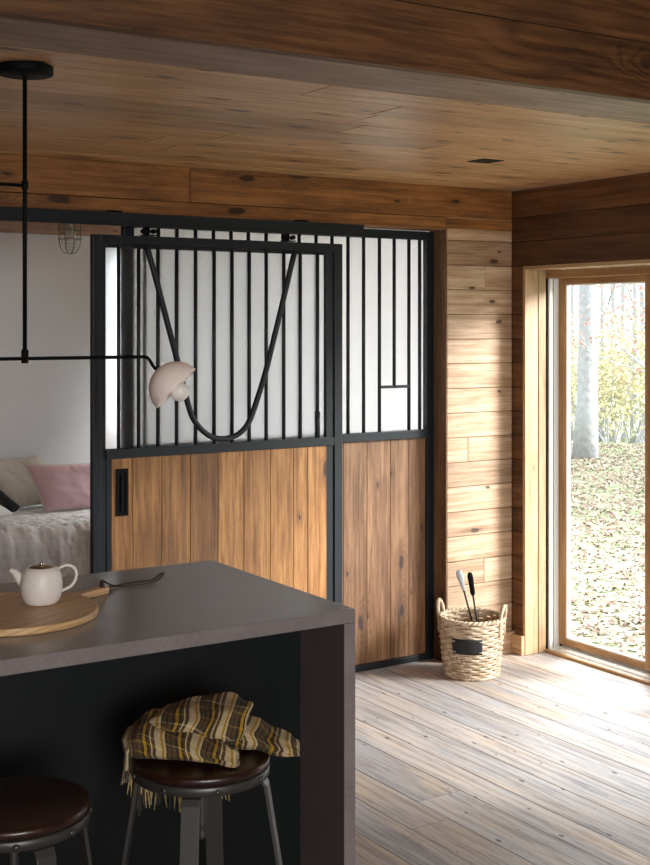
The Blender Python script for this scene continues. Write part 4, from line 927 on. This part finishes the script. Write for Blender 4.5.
def branch(mb, p, d_, L_, r, depth, rg, tips, bend=.18):
    pts = [p.copy()]; dd = d_.normalized(); n_ = 6
    for i in range(n_):
        dd = (dd + Vector((rg.uniform(-1, 1), rg.uniform(-1, 1), rg.uniform(-.4, .7)))*bend*.6).normalized(); pts.append(pts[-1] + dd*(L_/n_))
    mb.tube(pts, [r*(1-.6*i/n_) for i in range(n_+1)], 7 if depth > 1 else 5, cap=False)
    if depth <= 1: tips.extend(pts[2:])
    if depth > 0:
        for k in range(4 if depth > 1 else 3):
            q = pts[rg.randint(2, n_)]; nd = (dd + Vector((rg.uniform(-1, 1), rg.uniform(-1, 1), rg.uniform(-.2, .8)))*.9).normalized()
            branch(mb, q, nd, L_*rg.uniform(.4, .62), r*.42, depth-1, rg, tips, bend*1.3)
def tree(name, px, fw, h_, r, label, cat, leafm=None, nleaf=0, seed=1, ls=.07, bark=None, lean=(0, 0), bstart=.3, group=None, nb=9):
    rg = random.Random(seed); base = W(px, fw); base.z -= .05
    root = empty(name, base, label, cat, group); b = MB(); n_ = 14; pts = []
    for i in range(n_+1):
        t = i/n_; pts.append(base + Vector((lean[0]*t*h_ + .10*r*8*noise.noise(Vector((t*2.5, seed, 0))), lean[1]*t*h_ + .8*r*noise.noise(Vector((t*2.5, seed, 5))), h_*t)))
    b.tube(pts, [r*(1.25 if i == 0 else 1-.65*i/n_) for i in range(n_+1)], 12); tips = []
    for k in range(nb):
        i = rg.randint(int(n_*bstart), n_); a = rg.uniform(0, 2*pi)
        branch(b, pts[i], Vector((cos(a), sin(a), rg.uniform(.1, .9))), h_*rg.uniform(.16, .30), r*.30, 2, rg, tips)
    part(b, 'trunk', bark or M['twig'], root)
    if leafm:
        b = MB()
        for i in range(nleaf):
            p = tips[rg.randrange(len(tips))] + Vector((rg.gauss(0, .16), rg.gauss(0, .16), rg.gauss(0, .16))); s_ = ls*rg.uniform(.6, 1.2)
            e1 = Vector((rg.uniform(-1, 1), rg.uniform(-1, 1), rg.uniform(-1, 1))).normalized(); e2 = e1.cross(Vector((rg.uniform(-1, 1), rg.uniform(-1, 1), rg.uniform(-1, 1)))).normalized()
            vs = [b.bm.verts.new(p + e1*s_*x + e2*s_*y) for x, y in ((-.5, 0), (0, -.32), (.5, 0), (0, .32))]; b.bm.faces.new(vs)
        part(b, 'foliage', leafm, root, fix=False)
    return root
tree('oak_tree', 585, 18.6, 12, .165, 'thick pale grey trunk standing at the left of the patio door view', 'tree', None, 0, 5, bark=M['bark'], bstart=.42)
for px, fw, h_, r, sd_, lb in ((602, 25, 12, .07, 11, 'slender grey tree just right of the thick trunk'), (612, 30, 13, .09, 12, 'thin straight grey tree farther back in mid window'), (634, 24, 12, .075, 13, 'slim grey tree near the right edge of the patio door view'), (642, 34, 14, .11, 14, 'distant pale tree at the right of the patio door view'), (572, 32, 13, .10, 15, 'distant pale tree left of the thick trunk'), (624, 40, 14, .12, 16, 'farthest pale tree in the middle of the window')):
    tree('bare_tree', px, fw, h_, r, lb, 'tree', M['yellow_leaf'], 500, sd_, .10, bstart=.25, nb=12)
tree('maple_tree', 700, 12.5, 7, .10, 'russet leaved tree whose branch reaches in from the right', 'tree', M['red_leaf'], 6500, 21, .05, nb=16, bstart=.2)
# the low russet branch seen through the glass
for px, fw, h_, n_, sd_, mm, lb in ((592, 25, 2.3, 1500, 31, 'yellow_leaf', 'pale yellow shrub at the foot of the slender trees'), (612, 22, 2.0, 1600, 32, 'yellow_leaf', 'bright yellow shrub in the middle of the view'), (632, 23, 2.6, 1500, 33, 'green_leaf', 'pale green shrub right of the yellow one'), (650, 25, 2.2, 1300, 34, 'yellow_leaf', 'yellow shrub at the right edge of the view'), (605, 34, 4.0, 1500, 35, 'green_leaf', 'tall pale green shrub far behind the slender trees'), (574, 27, 2.4, 900, 36, 'yellow_leaf', 'yellow shrub left of the thick trunk')):
    rg = random.Random(sd_); base = W(px, fw); root = empty('shrub', base, lb, 'shrub', 'autumn shrubs beyond the lawn'); b = MB(); tips = []
    for k in range(7):
        a = rg.uniform(0, 2*pi); branch(b, base + Vector((cos(a)*.1, sin(a)*.1, -.05)), Vector((cos(a)*.5, sin(a)*.5, 1)), h_*.75, .02, 1, rg, tips, .3)
    part(b, 'stems', M['twig'], root); b = MB()
    for i in range(int(n_*1.9)):
        p = tips[rg.randrange(len(tips))] + Vector((rg.gauss(0, .2), rg.gauss(0, .2), rg.gauss(0, .22))); s_ = .075*rg.uniform(.6, 1.2); p.z = max(p.z, base.z+.02)
        e1 = Vector((rg.uniform(-1, 1), rg.uniform(-1, 1), rg.uniform(-1, 1))).normalized(); e2 = e1.cross(Vector((rg.uniform(-1, 1), rg.uniform(-1, 1), rg.uniform(-1, 1)))).normalized()
        b.bm.faces.new([b.bm.verts.new(p + e1*s_*x + e2*s_*y) for x, y in ((-.5, 0), (0, -.35), (.5, 0), (0, .35))])
    part(b, 'foliage', M[mm], root, fix=False)
